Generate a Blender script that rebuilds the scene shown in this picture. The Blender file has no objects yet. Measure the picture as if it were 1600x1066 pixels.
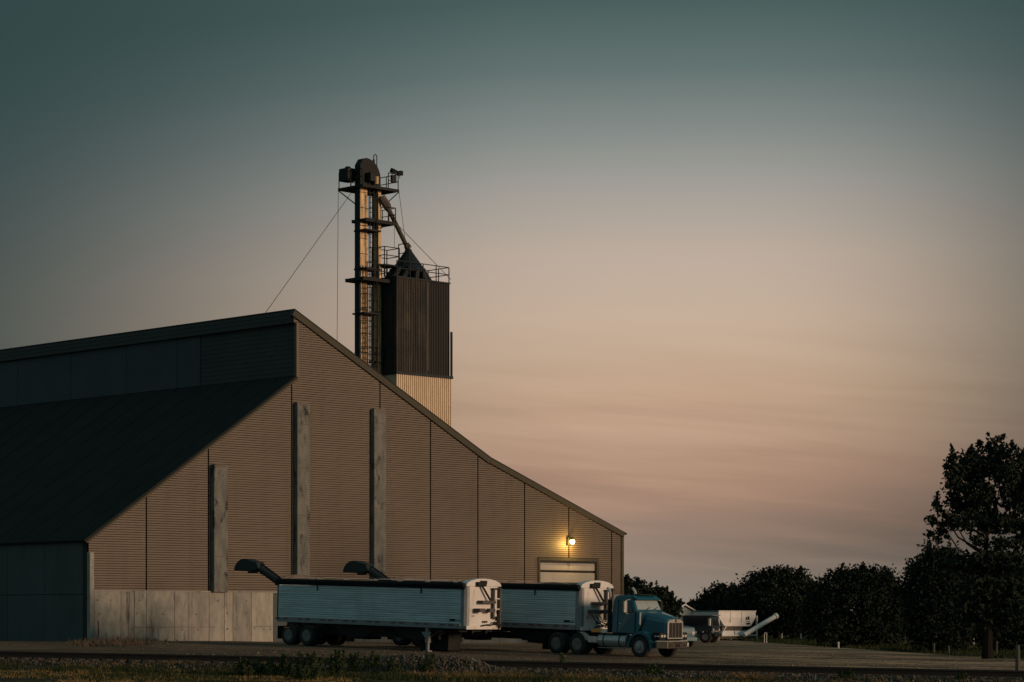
import bpy, bmesh, math, random
import numpy as np
from mathutils import Vector, Matrix, Quaternion

# ------------------------------------------------------------------ camera, world, sun, exposure
S = bpy.context.scene
COL = S.collection
ZC, FPX, HZ = 1.94, 3800.0, 963.0            # eye height, focal length and horizon in 1600-wide pixels

cam_d = bpy.data.cameras.new('camera')
cam = bpy.data.objects.new('camera', cam_d)
COL.objects.link(cam)
cam.location = (0, 0, ZC)
cam.rotation_euler = (math.radians(90), 0, 0)
cam_d.sensor_width = 36
cam_d.lens = FPX / 1600 * 36
cam_d.shift_y = (HZ - 533) / 1600
cam_d.clip_end = 9000
cam_d.clip_start = 0.5
S.camera = cam

SUN_DIR = Vector((0.90, -0.42, 0.135)).normalized()
SUN_STRENGTH = 2.0
sun_d = bpy.data.lights.new('sun', 'SUN')
sun_d.energy = SUN_STRENGTH
sun_d.angle = math.radians(12)
sun_d.color = (1.0, 0.66, 0.43)
sun = bpy.data.objects.new('sun', sun_d)
COL.objects.link(sun)
sun.location = (60, -30, 40)
sun.rotation_euler = SUN_DIR.to_track_quat('Z', 'Y').to_euler()

S.view_settings.view_transform = 'Standard'
S.view_settings.look = 'None'
S.view_settings.gamma = 1
S.view_settings.exposure = 0
S.view_settings.use_curve_mapping = False
S.render.engine = 'CYCLES'
S.cycles.max_bounces = 5
S.cycles.sample_clamp_indirect = 1.5
S.cycles.use_denoising = True


def lin(r, g, b):
    f = lambda c: (c / 255) / 12.92 if c / 255 <= 0.04045 else ((c / 255 + 0.055) / 1.055) ** 2.4
    return (f(r), f(g), f(b), 1)


def build_world():
    w = bpy.data.worlds.new('World')
    S.world = w
    w.use_nodes = True
    nt = w.node_tree
    N, L = nt.nodes, nt.links
    N.clear()

    def node(t, **k):
        n = N.new(t)
        for a, b in k.items():
            setattr(n, a, b)
        return n

    def math_(op, a, b=None, c=None):
        n = node('ShaderNodeMath', operation=op)
        for i, v in enumerate((a, b, c)):
            if v is None:
                continue
            if isinstance(v, (int, float)):
                n.inputs[i].default_value = v
            else:
                L.new(v, n.inputs[i])
        return n.outputs[0]

    tc = node('ShaderNodeTexCoord')
    sep = node('ShaderNodeSeparateXYZ')
    L.new(tc.outputs['Generated'], sep.inputs[0])
    x, y, z = sep.outputs
    az = math_('DEGREES', math_('ARCTAN2', x, y))
    el = math_('DEGREES', math_('ARCSINE', z))
    # colour of the glow by elevation (0..25 degrees)
    ramp = node('ShaderNodeValToRGB')
    cr = ramp.color_ramp
    cr.interpolation = 'EASE'
    cr.interpolation = 'LINEAR'
    stops = [(0.0, (150, 136, 124)), (0.6, (147, 134, 122)), (1.6, (151, 131, 117)), (2.4, (164, 135, 117)), (3.3, (177, 143, 121)),
             (5.3, (193, 163, 137)), (6.9, (199, 175, 154)), (8.4, (190, 173, 158)), (10.0, (163, 159, 152)), (11.3, (132, 139, 136)),
             (12.7, (99, 115, 113)), (14.2, (74, 95, 93)), (17, (58, 80, 82)), (25, (46, 66, 70))]
    while len(cr.elements) < len(stops):
        cr.elements.new(0.5)
    for e, (p, c) in zip(cr.elements, stops):
        e.position = p / 25
        e.color = lin(*c)
    # faint streaks of cloud lying low over the horizon
    mp = node('ShaderNodeCombineXYZ')
    L.new(math_('MULTIPLY', az, 0.085), mp.inputs[0])
    L.new(math_('MULTIPLY', math_('ADD', el, math_('MULTIPLY', az, 0.09)), 1.15), mp.inputs[1])
    ns = node('ShaderNodeTexNoise')
    ns.inputs['Scale'].default_value = 1.5
    ns.inputs['Detail'].default_value = 5
    ns.inputs['Roughness'].default_value = 0.55
    ns.inputs['Distortion'].default_value = 0.35
    L.new(mp.outputs[0], ns.inputs['Vector'])
    band = math_('POWER', 2.718, math_('MULTIPLY', math_('POWER', math_('DIVIDE', math_('SUBTRACT', el, 3.0), 2.6), 2.0), -1.0))
    streak = math_('MULTIPLY', math_('MULTIPLY', math_('SUBTRACT', ns.outputs['Fac'], 0.5), 0.75), band)
    lift = math_('MULTIPLY', math_('MINIMUM', az, 0.0), -0.085)
    lift = math_('MINIMUM', lift, 1.2)
    L.new(math_('DIVIDE', math_('ADD', math_('ADD', el, lift), math_('MULTIPLY', streak, 2.6)), 25.0), ramp.inputs[0])
    # glow fades to both sides of its middle
    off = math_('SUBTRACT', az, 4.2)
    w0 = math_('ADD', math_('DIVIDE', math_('MINIMUM', off, 0.0), 9.2), math_('DIVIDE', math_('MAXIMUM', off, 0.0), 6.15))
    W = math_('POWER', 2.718, math_('MULTIPLY', math_('POWER', math_('ABSOLUTE', w0), 2.55), -0.5))
    # plain dusk sky: dark ahead, paler behind where the light comes from
    back = math_('MULTIPLY', math_('SUBTRACT', 1.0, y), 0.5)
    base = node('ShaderNodeMix', data_type='RGBA')
    base.inputs[6].default_value = lin(43, 63, 63)
    base.inputs[7].default_value = lin(97, 123, 125)
    L.new(math_('POWER', back, 0.8), base.inputs[0])
    mix = node('ShaderNodeMix', data_type='RGBA')
    L.new(W, mix.inputs[0])
    L.new(base.outputs[2], mix.inputs[6])
    L.new(ramp.outputs[0], mix.inputs[7])
    mul = node('ShaderNodeMix', data_type='RGBA', blend_type='MULTIPLY')
    mul.inputs[0].default_value = 1
    comb = node('ShaderNodeCombineColor')
    # a soft bank of darker cloud low on the right
    bank = math_('POWER', 2.718, math_('MULTIPLY', math_('POWER', math_('DIVIDE', math_('SUBTRACT', el, math_('ADD', 1.8, math_('MULTIPLY', streak, 5.0))), 1.5), 2.0), -1.0))
    mr = node('ShaderNodeMapRange')
    mr.interpolation_type = 'SMOOTHSTEP'
    mr.inputs[1].default_value = 1.0
    mr.inputs[2].default_value = 10.0
    L.new(az, mr.inputs[0])
    bank = math_('MULTIPLY', math_('MULTIPLY', bank, mr.outputs[0]), -0.34)
    fac = math_('ADD', bank, math_('ADD', 1.0, math_('MULTIPLY', streak, 0.75)))
    for i in range(3):
        L.new(fac, comb.inputs[i])
    L.new(mix.outputs[2], mul.inputs[6])
    L.new(comb.outputs[0], mul.inputs[7])
    bg = node('ShaderNodeBackground')
    bg.inputs['Strength'].default_value = 1.0
    L.new(mul.outputs[2], bg.inputs[0])
    out = node('ShaderNodeOutputWorld')
    L.new(bg.outputs[0], out.inputs[0])
    w.cycles.sampling_method = 'MANUAL'
    w.cycles.sample_map_resolution = 512


build_world()

# ------------------------------------------------------------------ helpers
RNG = random.Random(7)
NP = np.random.default_rng(11)
R2 = math.sqrt(0.5)


class MB:
    """Collects shapes into one mesh."""
    def __init__(self):
        self.v, self.f, self.m = [], [], []
        self.mi = 0

    def add(self, vs, fs):
        n = len(self.v)
        self.v.extend([tuple(p) for p in vs])
        for f in fs:
            self.f.append([i + n for i in f])
            self.m.append(self.mi)
        return self

    def box(self, x0, x1, y0, y1, z0, z1):
        return self.add([(x0, y0, z0), (x1, y0, z0), (x1, y1, z0), (x0, y1, z0), (x0, y0, z1), (x1, y0, z1), (x1, y1, z1), (x0, y1, z1)],
                        [(0, 3, 2, 1), (4, 5, 6, 7), (0, 1, 5, 4), (1, 2, 6, 5), (2, 3, 7, 6), (3, 0, 4, 7)])

    def bar(self, p, q, w, h=None, up=(0, 0, 1)):
        """square bar from p to q"""
        p, q = Vector(p), Vector(q)
        h = h or w
        d = (q - p).normalized()
        u = Vector(up)
        if abs(d.dot(u)) > 0.98:
            u = Vector((1, 0, 0))
        s = d.cross(u).normalized()
        u = s.cross(d).normalized()
        c = [(-w / 2, -h / 2), (w / 2, -h / 2), (w / 2, h / 2), (-w / 2, h / 2)]
        vs = [o + s * a + u * b for o in (p, q) for a, b in c]
        return self.add(vs, [(0, 3, 2, 1), (4, 5, 6, 7), (0, 1, 5, 4), (1, 2, 6, 5), (2, 3, 7, 6), (3, 0, 4, 7)])

    def tube(self, pts, r, n=6, cap=True):
        """round tube through points; r a number or one per point"""
        pts = [Vector(p) for p in pts]
        rs = r if isinstance(r, (list, tuple)) else [r] * len(pts)
        vs, fs = [], []
        prev = None
        for i, p in enumerate(pts):
            a = pts[max(0, i - 1)]
            b = pts[min(len(pts) - 1, i + 1)]
            d = (b - a).normalized()
            if prev is None:
                prev = Vector((0, 0, 1)) if abs(d.z) < 0.9 else Vector((1, 0, 0))
            s = d.cross(prev).normalized()
            u = s.cross(d).normalized()
            prev = u
            for k in range(n):
                t = 2 * math.pi * k / n
                vs.append(p + (s * math.cos(t) + u * math.sin(t)) * rs[i])
        for i in range(len(pts) - 1):
            for k in range(n):
                k2 = (k + 1) % n
                fs.append((i * n + k, i * n + k2, (i + 1) * n + k2, (i + 1) * n + k))
        if cap:
            fs.append(tuple(range(n))[::-1])
            fs.append(tuple((len(pts) - 1) * n + k for k in range(n)))
        return self.add(vs, fs)

    def prism(self, poly, axis, a, b):
        """polygon (list of 2-tuples) extruded along axis from a to b.
        axis 'y': poly in x,z; 'x': poly in y,z; 'z': poly in x,y"""
        def p3(p, t):
            return {'y': (p[0], t, p[1]), 'x': (t, p[0], p[1]), 'z': (p[0], p[1], t)}[axis]
        n = len(poly)
        vs = [p3(p, a) for p in poly] + [p3(p, b) for p in poly]
        fs = [tuple(range(n)), tuple(range(n, 2 * n))[::-1]]
        fs += [(i, i + n, (i + 1) % n + n, (i + 1) % n) for i in range(n)]
        return self.add(vs, fs)

    def loft(self, rings, caps=True):
        n = len(rings[0])
        vs = [p for r in rings for p in r]
        fs = []
        for i in range(len(rings) - 1):
            for k in range(n):
                k2 = (k + 1) % n
                fs.append((i * n + k, i * n + k2, (i + 1) * n + k2, (i + 1) * n + k))
        if caps:
            fs.append(tuple(range(n))[::-1])
            fs.append(tuple((len(rings) - 1) * n + k for k in range(n)))
        return self.add(vs, fs)

    def lathe(self, prof, axis='y', n=20, o=(0, 0, 0), closed=False):
        """profile (r, t) turned about an axis"""
        rings = []
        for r, t in prof:
            ring = []
            for k in range(n):
                a = 2 * math.pi * k / n
                c, s = r * math.cos(a), r * math.sin(a)
                p = {'y': (c, t, s), 'x': (t, c, s), 'z': (c, s, t)}[axis]
                ring.append((p[0] + o[0], p[1] + o[1], p[2] + o[2]))
            rings.append(ring)
        if closed:
            rings.append(rings[0])
        return self.loft(rings, caps=not closed)

    def build(self, name, mat, parent=None, smooth=False, bevel=0, loc=None, rot=None):
        me = bpy.data.meshes.new(name)
        me.from_pydata(self.v, [], self.f)
        bm = bmesh.new()
        bm.from_mesh(me)
        bmesh.ops.recalc_face_normals(bm, faces=bm.faces)
        bm.to_mesh(me)
        bm.free()
        for m in (mat if isinstance(mat, (list, tuple)) else [mat]):
            me.materials.append(m)
        if any(self.m):
            me.polygons.foreach_set('material_index', self.m)
        if smooth:
            me.polygons.foreach_set('use_smooth', [True] * len(me.polygons))
        o = bpy.data.objects.new(name, me)
        COL.objects.link(o)
        if parent:
            o.parent = parent
        if loc:
            o.location = loc
        if rot:
            o.rotation_euler = rot
        if bevel:
            b = o.modifiers.new('bevel', 'BEVEL')
            b.width = bevel
            b.segments = 2
            b.limit_method = 'ANGLE'
            b.angle_limit = math.radians(35)
        return o


def tag(o, label, cat, group=None, kind=None):
    if label:
        o['label'] = label
    if cat:
        o['category'] = cat
    if group:
        o['group'] = group
    if kind:
        o['kind'] = kind
    return o


def thing(name, loc, label, cat, rz=0.0, pitch=0.0, group=None):
    o = bpy.data.objects.new(name, None)
    o.empty_display_size = 0.5
    COL.objects.link(o)
    o.location = loc
    o.rotation_euler = (0, pitch, rz)
    return tag(o, label, cat, group)


def copy_tree(o, parent=None):
    c = o.copy()
    COL.objects.link(c)
    c.parent = parent
    for ch in list(o.children):
        copy_tree(ch, c)
    return c


def array_mesh(name, verts, faces_n, mat, parent=None, n=4):
    """fast mesh of separate n-gons; verts (k*n, 3)"""
    k = len(verts) // n
    me = bpy.data.meshes.new(name)
    me.vertices.add(len(verts))
    me.vertices.foreach_set('co', np.asarray(verts, dtype=np.float32).ravel())
    me.loops.add(k * n)
    me.loops.foreach_set('vertex_index', np.arange(k * n, dtype=np.int32))
    me.polygons.add(k)
    me.polygons.foreach_set('loop_start', np.arange(0, k * n, n, dtype=np.int32))
    me.polygons.foreach_set('loop_total', np.full(k, n, dtype=np.int32))
    me.update(calc_edges=True)
    me.validate()
    me.materials.append(mat)
    o = bpy.data.objects.new(name, me)
    COL.objects.link(o)
    if parent:
        o.parent = parent
    return o


# ------------------------------------------------------------------ ground heights
RA, RB = Vector((-19.4, 92.6)), Vector((17.2, 81.7))
RD = (RB - RA).normalized()
RNORM = Vector((-RD.y, RD.x))                      # points away from the camera


def rail_top(x):
    return 0.6 + (x - RA.x) / (RB.x - RA.x) * (0.1 - 0.6)


def sm(a, b, t):
    t = min(1, max(0, (t - a) / (b - a)))
    return t * t * (3 - 2 * t)


def lot_z(x, y):
    xx = max(-18, min(25, x))
    z = -0.02 * (xx - 6)
    if y < 112:
        z += 0.016 * (112 - 115) - 0.006 * (112 - max(y, 60))
    else:
        z += 0.016 * (min(y, 122) - 115)
    return z


def track_d(x, y):
    return (Vector((x, y)) - RA).dot(RNORM)


def vnoise(x, y, s, seed=0):
    """cheap smooth value noise"""
    x, y = x * s, y * s
    xi, yi = math.floor(x), math.floor(y)
    fx, fy = x - xi, y - yi
    fx, fy = fx * fx * (3 - 2 * fx), fy * fy * (3 - 2 * fy)

    def h(a, b):
        n = math.sin(a * 127.1 + b * 311.7 + seed * 74.7) * 43758.5453
        return n - math.floor(n)
    return (h(xi, yi) * (1 - fx) + h(xi + 1, yi) * fx) * (1 - fy) + (h(xi, yi + 1) * (1 - fx) + h(xi + 1, yi + 1) * fx) * fy


def relief(x, y):
    """ruts and humps of the yard, a few centimetres"""
    if y > 150 or y < 50 or abs(x) > 45:
        return 0.0
    r = (vnoise(x * .55, y, .42, 3) - .5) * .09 + (vnoise(x * .7, y, 1.1, 5) - .5) * .05
    # wheel ruts that run with the lot
    t = y + .12 * x + 1.4 * math.sin(x * .11)
    r -= .05 * math.exp(-((t % 6.3 - 2.0) / .35) ** 2) + .05 * math.exp(-((t % 6.3 - 3.9) / .35) ** 2)
    return r * min(1, max(0, (150 - y) / 20))


def g(x, y):
    return g0(x, y) + (relief(x, y) if track_d(x, y) > 2.5 else 0.0)


def g0(x, y):
    d = track_d(x, y)
    zr = rail_top(max(-40, min(40, x)))
    front = zr - 0.50 - 0.004 * max(0, min(60, -d - 3))
    crown = zr - 0.31
    back = lot_z(x, y)
    if d < 0:
        z = front + (crown - front) * sm(-3.2, -1.25, d)
    else:
        z = back + (crown - back) * (1 - sm(1.3, 3.6, d))
    # heap of ballast thrown over the rails
    hx = (x + 3.0) / 2.1
    hd = (d + 0.9) / 1.7
    z += 0.46 * math.exp(-(hx ** 4) - hd * hd)
    return z


def at_ground(u, v):
    """point of the ground seen at a pixel of the 1600-wide photograph"""
    k = (u - 800) / FPX
    lo = None
    y = 55.0
    while y < 1500:
        zz = ZC + (HZ - v) / FPX * y
        if g(k * y, y) >= zz:
            return Vector((k * y, y, g(k * y, y)))
        y *= 1.002
    return Vector((k * y, y, g(k * y, y)))


def at(u, v, y):
    return Vector(((u - 800) / FPX * y, y, ZC + (HZ - v) / FPX * y))


def on_ground(u, y):
    x = (u - 800) / FPX * y
    return Vector((x, y, g0(x, y)))


# ------------------------------------------------------------------ materials
def mat(name, c, rough=0.7, metal=0.0, c2=None, scale=4.0, stretch=(1, 1, 1), spread=(0.35, 0.7), bump=0.0, bscale=None,
        emit=None, c3=None, scale3=1.0, spread3=(0.55, 0.7), stretch3=(1, 1, 1), spec=0.5, coat=0.0):
    m = bpy.data.materials.new(name)
    m.use_nodes = True
    nt = m.node_tree
    N, L = nt.nodes, nt.links
    b = N['Principled BSDF']
    b.inputs['Roughness'].default_value = rough
    b.inputs['Metallic'].default_value = metal
    b.inputs['Specular IOR Level'].default_value = spec
    if coat:
        b.inputs['Coat Weight'].default_value = coat
        b.inputs['Coat Roughness'].default_value = 0.12
    c = (*c, 1)
    b.inputs['Base Color'].default_value = c
    if emit:
        b.inputs['Emission Color'].default_value = (*emit[0], 1)
        b.inputs['Emission Strength'].default_value = emit[1]
    tc = N.new('ShaderNodeTexCoord')

    def noise(sc, st, detail=6):
        mp = N.new('ShaderNodeMapping')
        mp.inputs['Scale'].default_value = st
        L.new(tc.outputs['Object'], mp.inputs[0])
        n = N.new('ShaderNodeTexNoise')
        n.inputs['Scale'].default_value = sc
        n.inputs['Detail'].default_value = detail
        n.inputs['Roughness'].default_value = 0.62
        L.new(mp.outputs[0], n.inputs['Vector'])
        return n.outputs['Fac']

    last = None
    if c2:
        r = N.new('ShaderNodeMapRange')
        r.inputs[1].default_value, r.inputs[2].default_value = spread
        L.new(noise(scale, stretch), r.inputs[0])
        mx = N.new('ShaderNodeMix')
        mx.data_type = 'RGBA'
        mx.inputs[6].default_value = c
        mx.inputs[7].default_value = (*c2, 1)
        L.new(r.outputs[0], mx.inputs[0])
        last = mx.outputs[2]
    if c3:
        r = N.new('ShaderNodeMapRange')
        r.inputs[1].default_value, r.inputs[2].default_value = spread3
        L.new(noise(scale3, stretch3), r.inputs[0])
        mx = N.new('ShaderNodeMix')
        mx.data_type = 'RGBA'
        mx.inputs[7].default_value = (*c3, 1)
        L.new(last, mx.inputs[6])
        L.new(r.outputs[0], mx.inputs[0])
        last = mx.outputs[2]
    if last:
        L.new(last, b.inputs['Base Color'])
    if bump:
        bp = N.new('ShaderNodeBump')
        bp.inputs['Strength'].default_value = bump
        bp.inputs['Distance'].default_value = 0.05
        L.new(noise(bscale or scale * 3, (1, 1, 1)), bp.inputs['Height'])
        L.new(bp.outputs[0], b.inputs['Normal'])
    return m


M = {}
M['siding'] = mat('tan_siding', (0.142, 0.108, 0.075), 0.6, 0, (0.118, 0.09, 0.064), 0.5, (0.4, 1, 1.5), c3=(0.095, 0.073, 0.053), scale3=0.9, stretch3=(1.5, 1, 0.15), spread3=(0.5, 0.85))
M['siding_b'] = mat('tan_siding_b', (0.135, 0.104, 0.073), 0.6, 0, (0.112, 0.087, 0.062), 0.6, (0.4, 1, 1.5), c3=(0.09, 0.07, 0.051), scale3=0.8, stretch3=(1.5, 1, 0.15), spread3=(0.48, 0.85))
M['siding_c'] = mat('tan_siding_c', (0.149, 0.112, 0.077), 0.6, 0, (0.125, 0.095, 0.067), 0.4, (0.4, 1, 1.5), c3=(0.10, 0.077, 0.055), scale3=1.1, stretch3=(1.5, 1, 0.15), spread3=(0.5, 0.82))
M['backing'] = mat('dark_backing', (0.03, 0.03, 0.028), 0.9)
M['trim'] = mat('olive_trim', (0.075, 0.068, 0.048), 0.7, 0, (0.06, 0.055, 0.04), 2.0, spec=0.2)
M['concrete'] = mat('cast_concrete', (0.34, 0.325, 0.28), 0.9, 0, (0.21, 0.205, 0.18), 2.0, (1, 1, 0.6), (0.38, 0.66), 0.4, 9,
                    c3=(0.075, 0.075, 0.066), scale3=1.9, spread3=(0.56, 0.72), stretch3=(1.5, 1.5, 0.28))
M['concrete_b'] = mat('cast_concrete_pale', (0.38, 0.355, 0.30), 0.9, 0, (0.25, 0.235, 0.205), 1.7, (1, 1, 0.4), (0.4, 0.68), 0.4, 9,
                      c3=(0.11, 0.105, 0.09), scale3=2.1, spread3=(0.58, 0.74), stretch3=(1.5, 1.5, 0.25))
M['concrete_c'] = mat('cast_concrete_dark', (0.29, 0.275, 0.24), 0.9, 0, (0.17, 0.168, 0.15), 2.2, (1, 1, 0.4), (0.36, 0.66), 0.4, 9,
                      c3=(0.06, 0.062, 0.055), scale3=2.0, spread3=(0.54, 0.70), stretch3=(1.6, 1.6, 0.25))
M['pillar'] = mat('stained_pillar_concrete', (0.185, 0.185, 0.165), 0.9, 0, (0.12, 0.122, 0.112), 2.2, (1, 1, 0.45), (0.4, 0.62), 0.4, 9,
                  c3=(0.028, 0.03, 0.028), scale3=1.7, spread3=(0.55, 0.66), stretch3=(1.2, 1.2, 0.5))
M['dark_concrete'] = mat('darkened_concrete', (0.075, 0.09, 0.09), 0.9, 0, (0.055, 0.066, 0.066), 0.6, (1, 1, 0.3), bump=0.2, bscale=6)  # shade of the long left wall put into the concrete colour
M['roof'] = mat('dark_roof_sheet', (0.024, 0.027, 0.025), 0.95, 0, (0.030, 0.033, 0.031), 0.5, spec=0.1)
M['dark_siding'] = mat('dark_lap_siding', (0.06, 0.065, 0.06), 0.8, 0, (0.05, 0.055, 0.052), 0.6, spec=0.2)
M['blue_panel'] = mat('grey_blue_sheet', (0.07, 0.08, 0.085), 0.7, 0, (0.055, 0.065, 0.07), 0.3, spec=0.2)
M['door'] = mat('pale_door_panel', (0.34, 0.32, 0.29), 0.5, 0, (0.28, 0.265, 0.24), 1.0)
M['black'] = mat('black_paint', (0.011, 0.012, 0.012), 0.6, spec=0.25)
M['rubber'] = mat('tyre_rubber', (0.016, 0.016, 0.016), 0.85, 0, (0.026, 0.024, 0.022), 5)
M['steel_dark'] = mat('dark_painted_steel', (0.013, 0.016, 0.017), 0.65, 0, (0.020, 0.019, 0.017), 3, spec=0.2)
M['galv'] = mat('sunset_toned_galvanised_leg', (0.62, 0.43, 0.23), 0.5, 0.1, (0.22, 0.135, 0.065), 2.4, (2.5, 2.5, 0.30), (0.38, 0.66),
                c3=(0.85, 0.58, 0.27), scale3=1.4, stretch3=(3, 3, 0.5), spread3=(0.5, 0.65))  # orange sunset reflection painted into the zinc colour
M['bin_dark'] = mat('rust_streaked_sheet', (0.036, 0.034, 0.032), 0.7, 0.1, (0.125, 0.095, 0.066), 2.2, (2.4, 2.4, 0.07), (0.44, 0.66),
                    c3=(0.035, 0.036, 0.036), scale3=0.5, spread3=(0.45, 0.65), spec=0.25)
M['bin_tan'] = mat('tan_ribbed_sheet', (0.74, 0.57, 0.38), 0.6, 0.0, (0.56, 0.42, 0.27), 2, (2, 2, 0.2))
M['bin_plain'] = mat('dark_weathered_sheet', (0.034, 0.033, 0.032), 0.7, 0.1, (0.046, 0.042, 0.037), 1.2, (1.5, 1.5, 0.15), spec=0.25)
M['nose_steel'] = mat('weathered_bracket_steel', (0.085, 0.075, 0.068), 0.6, 0.1, (0.05, 0.045, 0.042), 3)
M['seam'] = mat('worn_seam_strip', (0.14, 0.11, 0.085), 0.7, 0, (0.06, 0.05, 0.045), 1.2, (1, 1, 0.4))
M['bumper'] = mat('ground_toned_chrome', (0.17, 0.15, 0.115), 0.3, 0.7, (0.12, 0.105, 0.085), 3)  # olive reflection of the ground put into the chrome colour
M['dull_rim'] = mat('dark_rim', (0.20, 0.20, 0.19), 0.5, 0.3, (0.09, 0.09, 0.085), 6)  # darker tone for the dual wheel rims

M['navy'] = mat('navy_steel', (0.016, 0.024, 0.031), 0.6, 0.1, spec=0.25)
M['alu'] = mat('white_ribbed_aluminium', (0.66, 0.75, 0.78), 0.42, 0.05, (0.40, 0.47, 0.50), 1.3, (0.35, 1, 9), c3=(0.42, 0.47, 0.48), scale3=0.7, stretch3=(1, 1, 0.4), spread3=(0.5, 0.8))  # broken glints of the wavy ribs painted in as streaks
M['nose'] = mat('white_nose_sheet', (0.76, 0.73, 0.70), 0.5, 0, (0.62, 0.58, 0.54), 1.6, (1, 1, .5), c3=(0.40, 0.31, 0.24), scale3=1.8, stretch3=(1, 1, 0.4), spread3=(0.55, 0.75))
M['rail_alu'] = mat('grey_aluminium_rail', (0.24, 0.26, 0.27), 0.5, 0.3, (0.18, 0.19, 0.195), 3)
M['tarp'] = mat('black_tarp', (0.012, 0.013, 0.014), 0.8, 0, (0.02, 0.02, 0.02), 4, spec=0.15)
M['red_tape'] = mat('red_reflector', (0.13, 0.035, 0.03), 0.4)
M['auger'] = mat('grey_green_auger', (0.034, 0.042, 0.041), 0.6, 0.1, (0.024, 0.03, 0.03), 2.5, spec=0.25)
M['teal'] = mat('teal_truck_paint', (0.008, 0.095, 0.14), 0.32, 0, (0.010, 0.085, 0.12), 1.5, coat=0.5)
M['chrome'] = mat('chrome', (0.70, 0.66, 0.60), 0.25, 0.5, (0.5, 0.47, 0.43), 4)
M['tank'] = mat('brushed_tank', (0.50, 0.52, 0.53), 0.34, 0.6, (0.40, 0.41, 0.42), 5)
M['rim'] = mat('aluminium_rim', (0.42, 0.42, 0.42), 0.35, 0.5, (0.20, 0.20, 0.195), 5)
M['glass'] = mat('dark_glass', (0.02, 0.024, 0.026), 0.05, 0, spec=0.9)
M['wind'] = mat('sky_toned_windscreen', (0.34, 0.38, 0.39), 0.12, 0.0, spec=0.8)  # pale sky reflection put into the pane colour
M['grille'] = mat('grille_mesh', (0.03, 0.028, 0.026), 0.6, 0.3, spec=0.2)
M['lens'] = mat('headlamp_lens', (0.75, 0.74, 0.70), 0.15, 0.3)
M['orange'] = mat('amber_plastic', (0.75, 0.30, 0.05), 0.4)
M['white'] = mat('white_paint', (0.74, 0.72, 0.70), 0.5, 0, (0.64, 0.62, 0.59), 1.5)
M['white_steel'] = mat('white_steel', (0.60, 0.60, 0.56), 0.5, 0, (0.48, 0.47, 0.42), 3)
M['pale_blue'] = mat('pale_blue_paint', (0.12, 0.20, 0.235), 0.5, 0, (0.10, 0.17, 0.20), 1.5)
M['dark_cab'] = mat('dark_cab_paint', (0.025, 0.035, 0.042), 0.35, 0, (0.03, 0.04, 0.045), 3)
M['shed'] = mat('pale_shed_sheet', (0.26, 0.32, 0.33), 0.7, 0, (0.22, 0.27, 0.28), 2)
M['shed_roof'] = mat('grey_shed_roof', (0.09, 0.11, 0.11), 0.8)
M['wood'] = mat('weathered_post', (0.06, 0.055, 0.045), 0.9, 0, (0.10, 0.09, 0.075), 6, (2, 2, 0.3))
M['post_white'] = mat('pale_post', (0.55, 0.53, 0.48), 0.7)
M['red'] = mat('red_post_paint', (0.25, 0.035, 0.025), 0.6)
M['rail'] = mat('rusty_rail', (0.030, 0.026, 0.024), 0.7, 0.2, (0.045, 0.032, 0.024), 3, spec=0.2)
M['railhead'] = mat('worn_rail_head', (0.16, 0.14, 0.12), 0.5, 0.4)
M['sleeper'] = mat('old_sleeper', (0.045, 0.038, 0.03), 0.95, 0, (0.07, 0.06, 0.05), 5)
M['stone'] = mat('ballast_stone', (0.095, 0.074, 0.053), 0.85, 0, (0.05, 0.04, 0.03), 3.0, c3=(0.27, 0.23, 0.185), scale3=2.2, spread3=(0.58, 0.66))
M['clod'] = mat('dirt_clod', (0.24, 0.17, 0.11), 0.95, 0, (0.16, 0.11, 0.075), 0.8, spec=0.1)
M['bark'] = mat('dark_bark', (0.016, 0.014, 0.012), 0.95, spec=0.1)
M['leaf'] = mat('dusk_leaf', (0.020, 0.030, 0.021), 0.85, 0, (0.024, 0.034, 0.023), 0.35, spec=0.15)
M['leaf2'] = mat('dark_leaf', (0.018, 0.028, 0.020), 0.85, 0, (0.022, 0.032, 0.022), 0.3, spec=0.1)
M['weed'] = mat('weed_leaf', (0.030, 0.050, 0.020), 0.7, 0, (0.06, 0.08, 0.03), 1.2, spec=0.15)
M['grass_g'] = mat('green_grass_blade', (0.024, 0.036, 0.014), 0.8, 0, (0.050, 0.056, 0.022), 0.7, spec=0.1)
M['grass_y'] = mat('dry_grass_blade', (0.29, 0.19, 0.07), 0.8, 0, (0.14, 0.10, 0.045), 0.8, spec=0.1)
M['dry_weed'] = mat('brown_dry_weed', (0.13, 0.09, 0.055), 0.9, 0, (0.09, 0.065, 0.04), 1.0)


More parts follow.
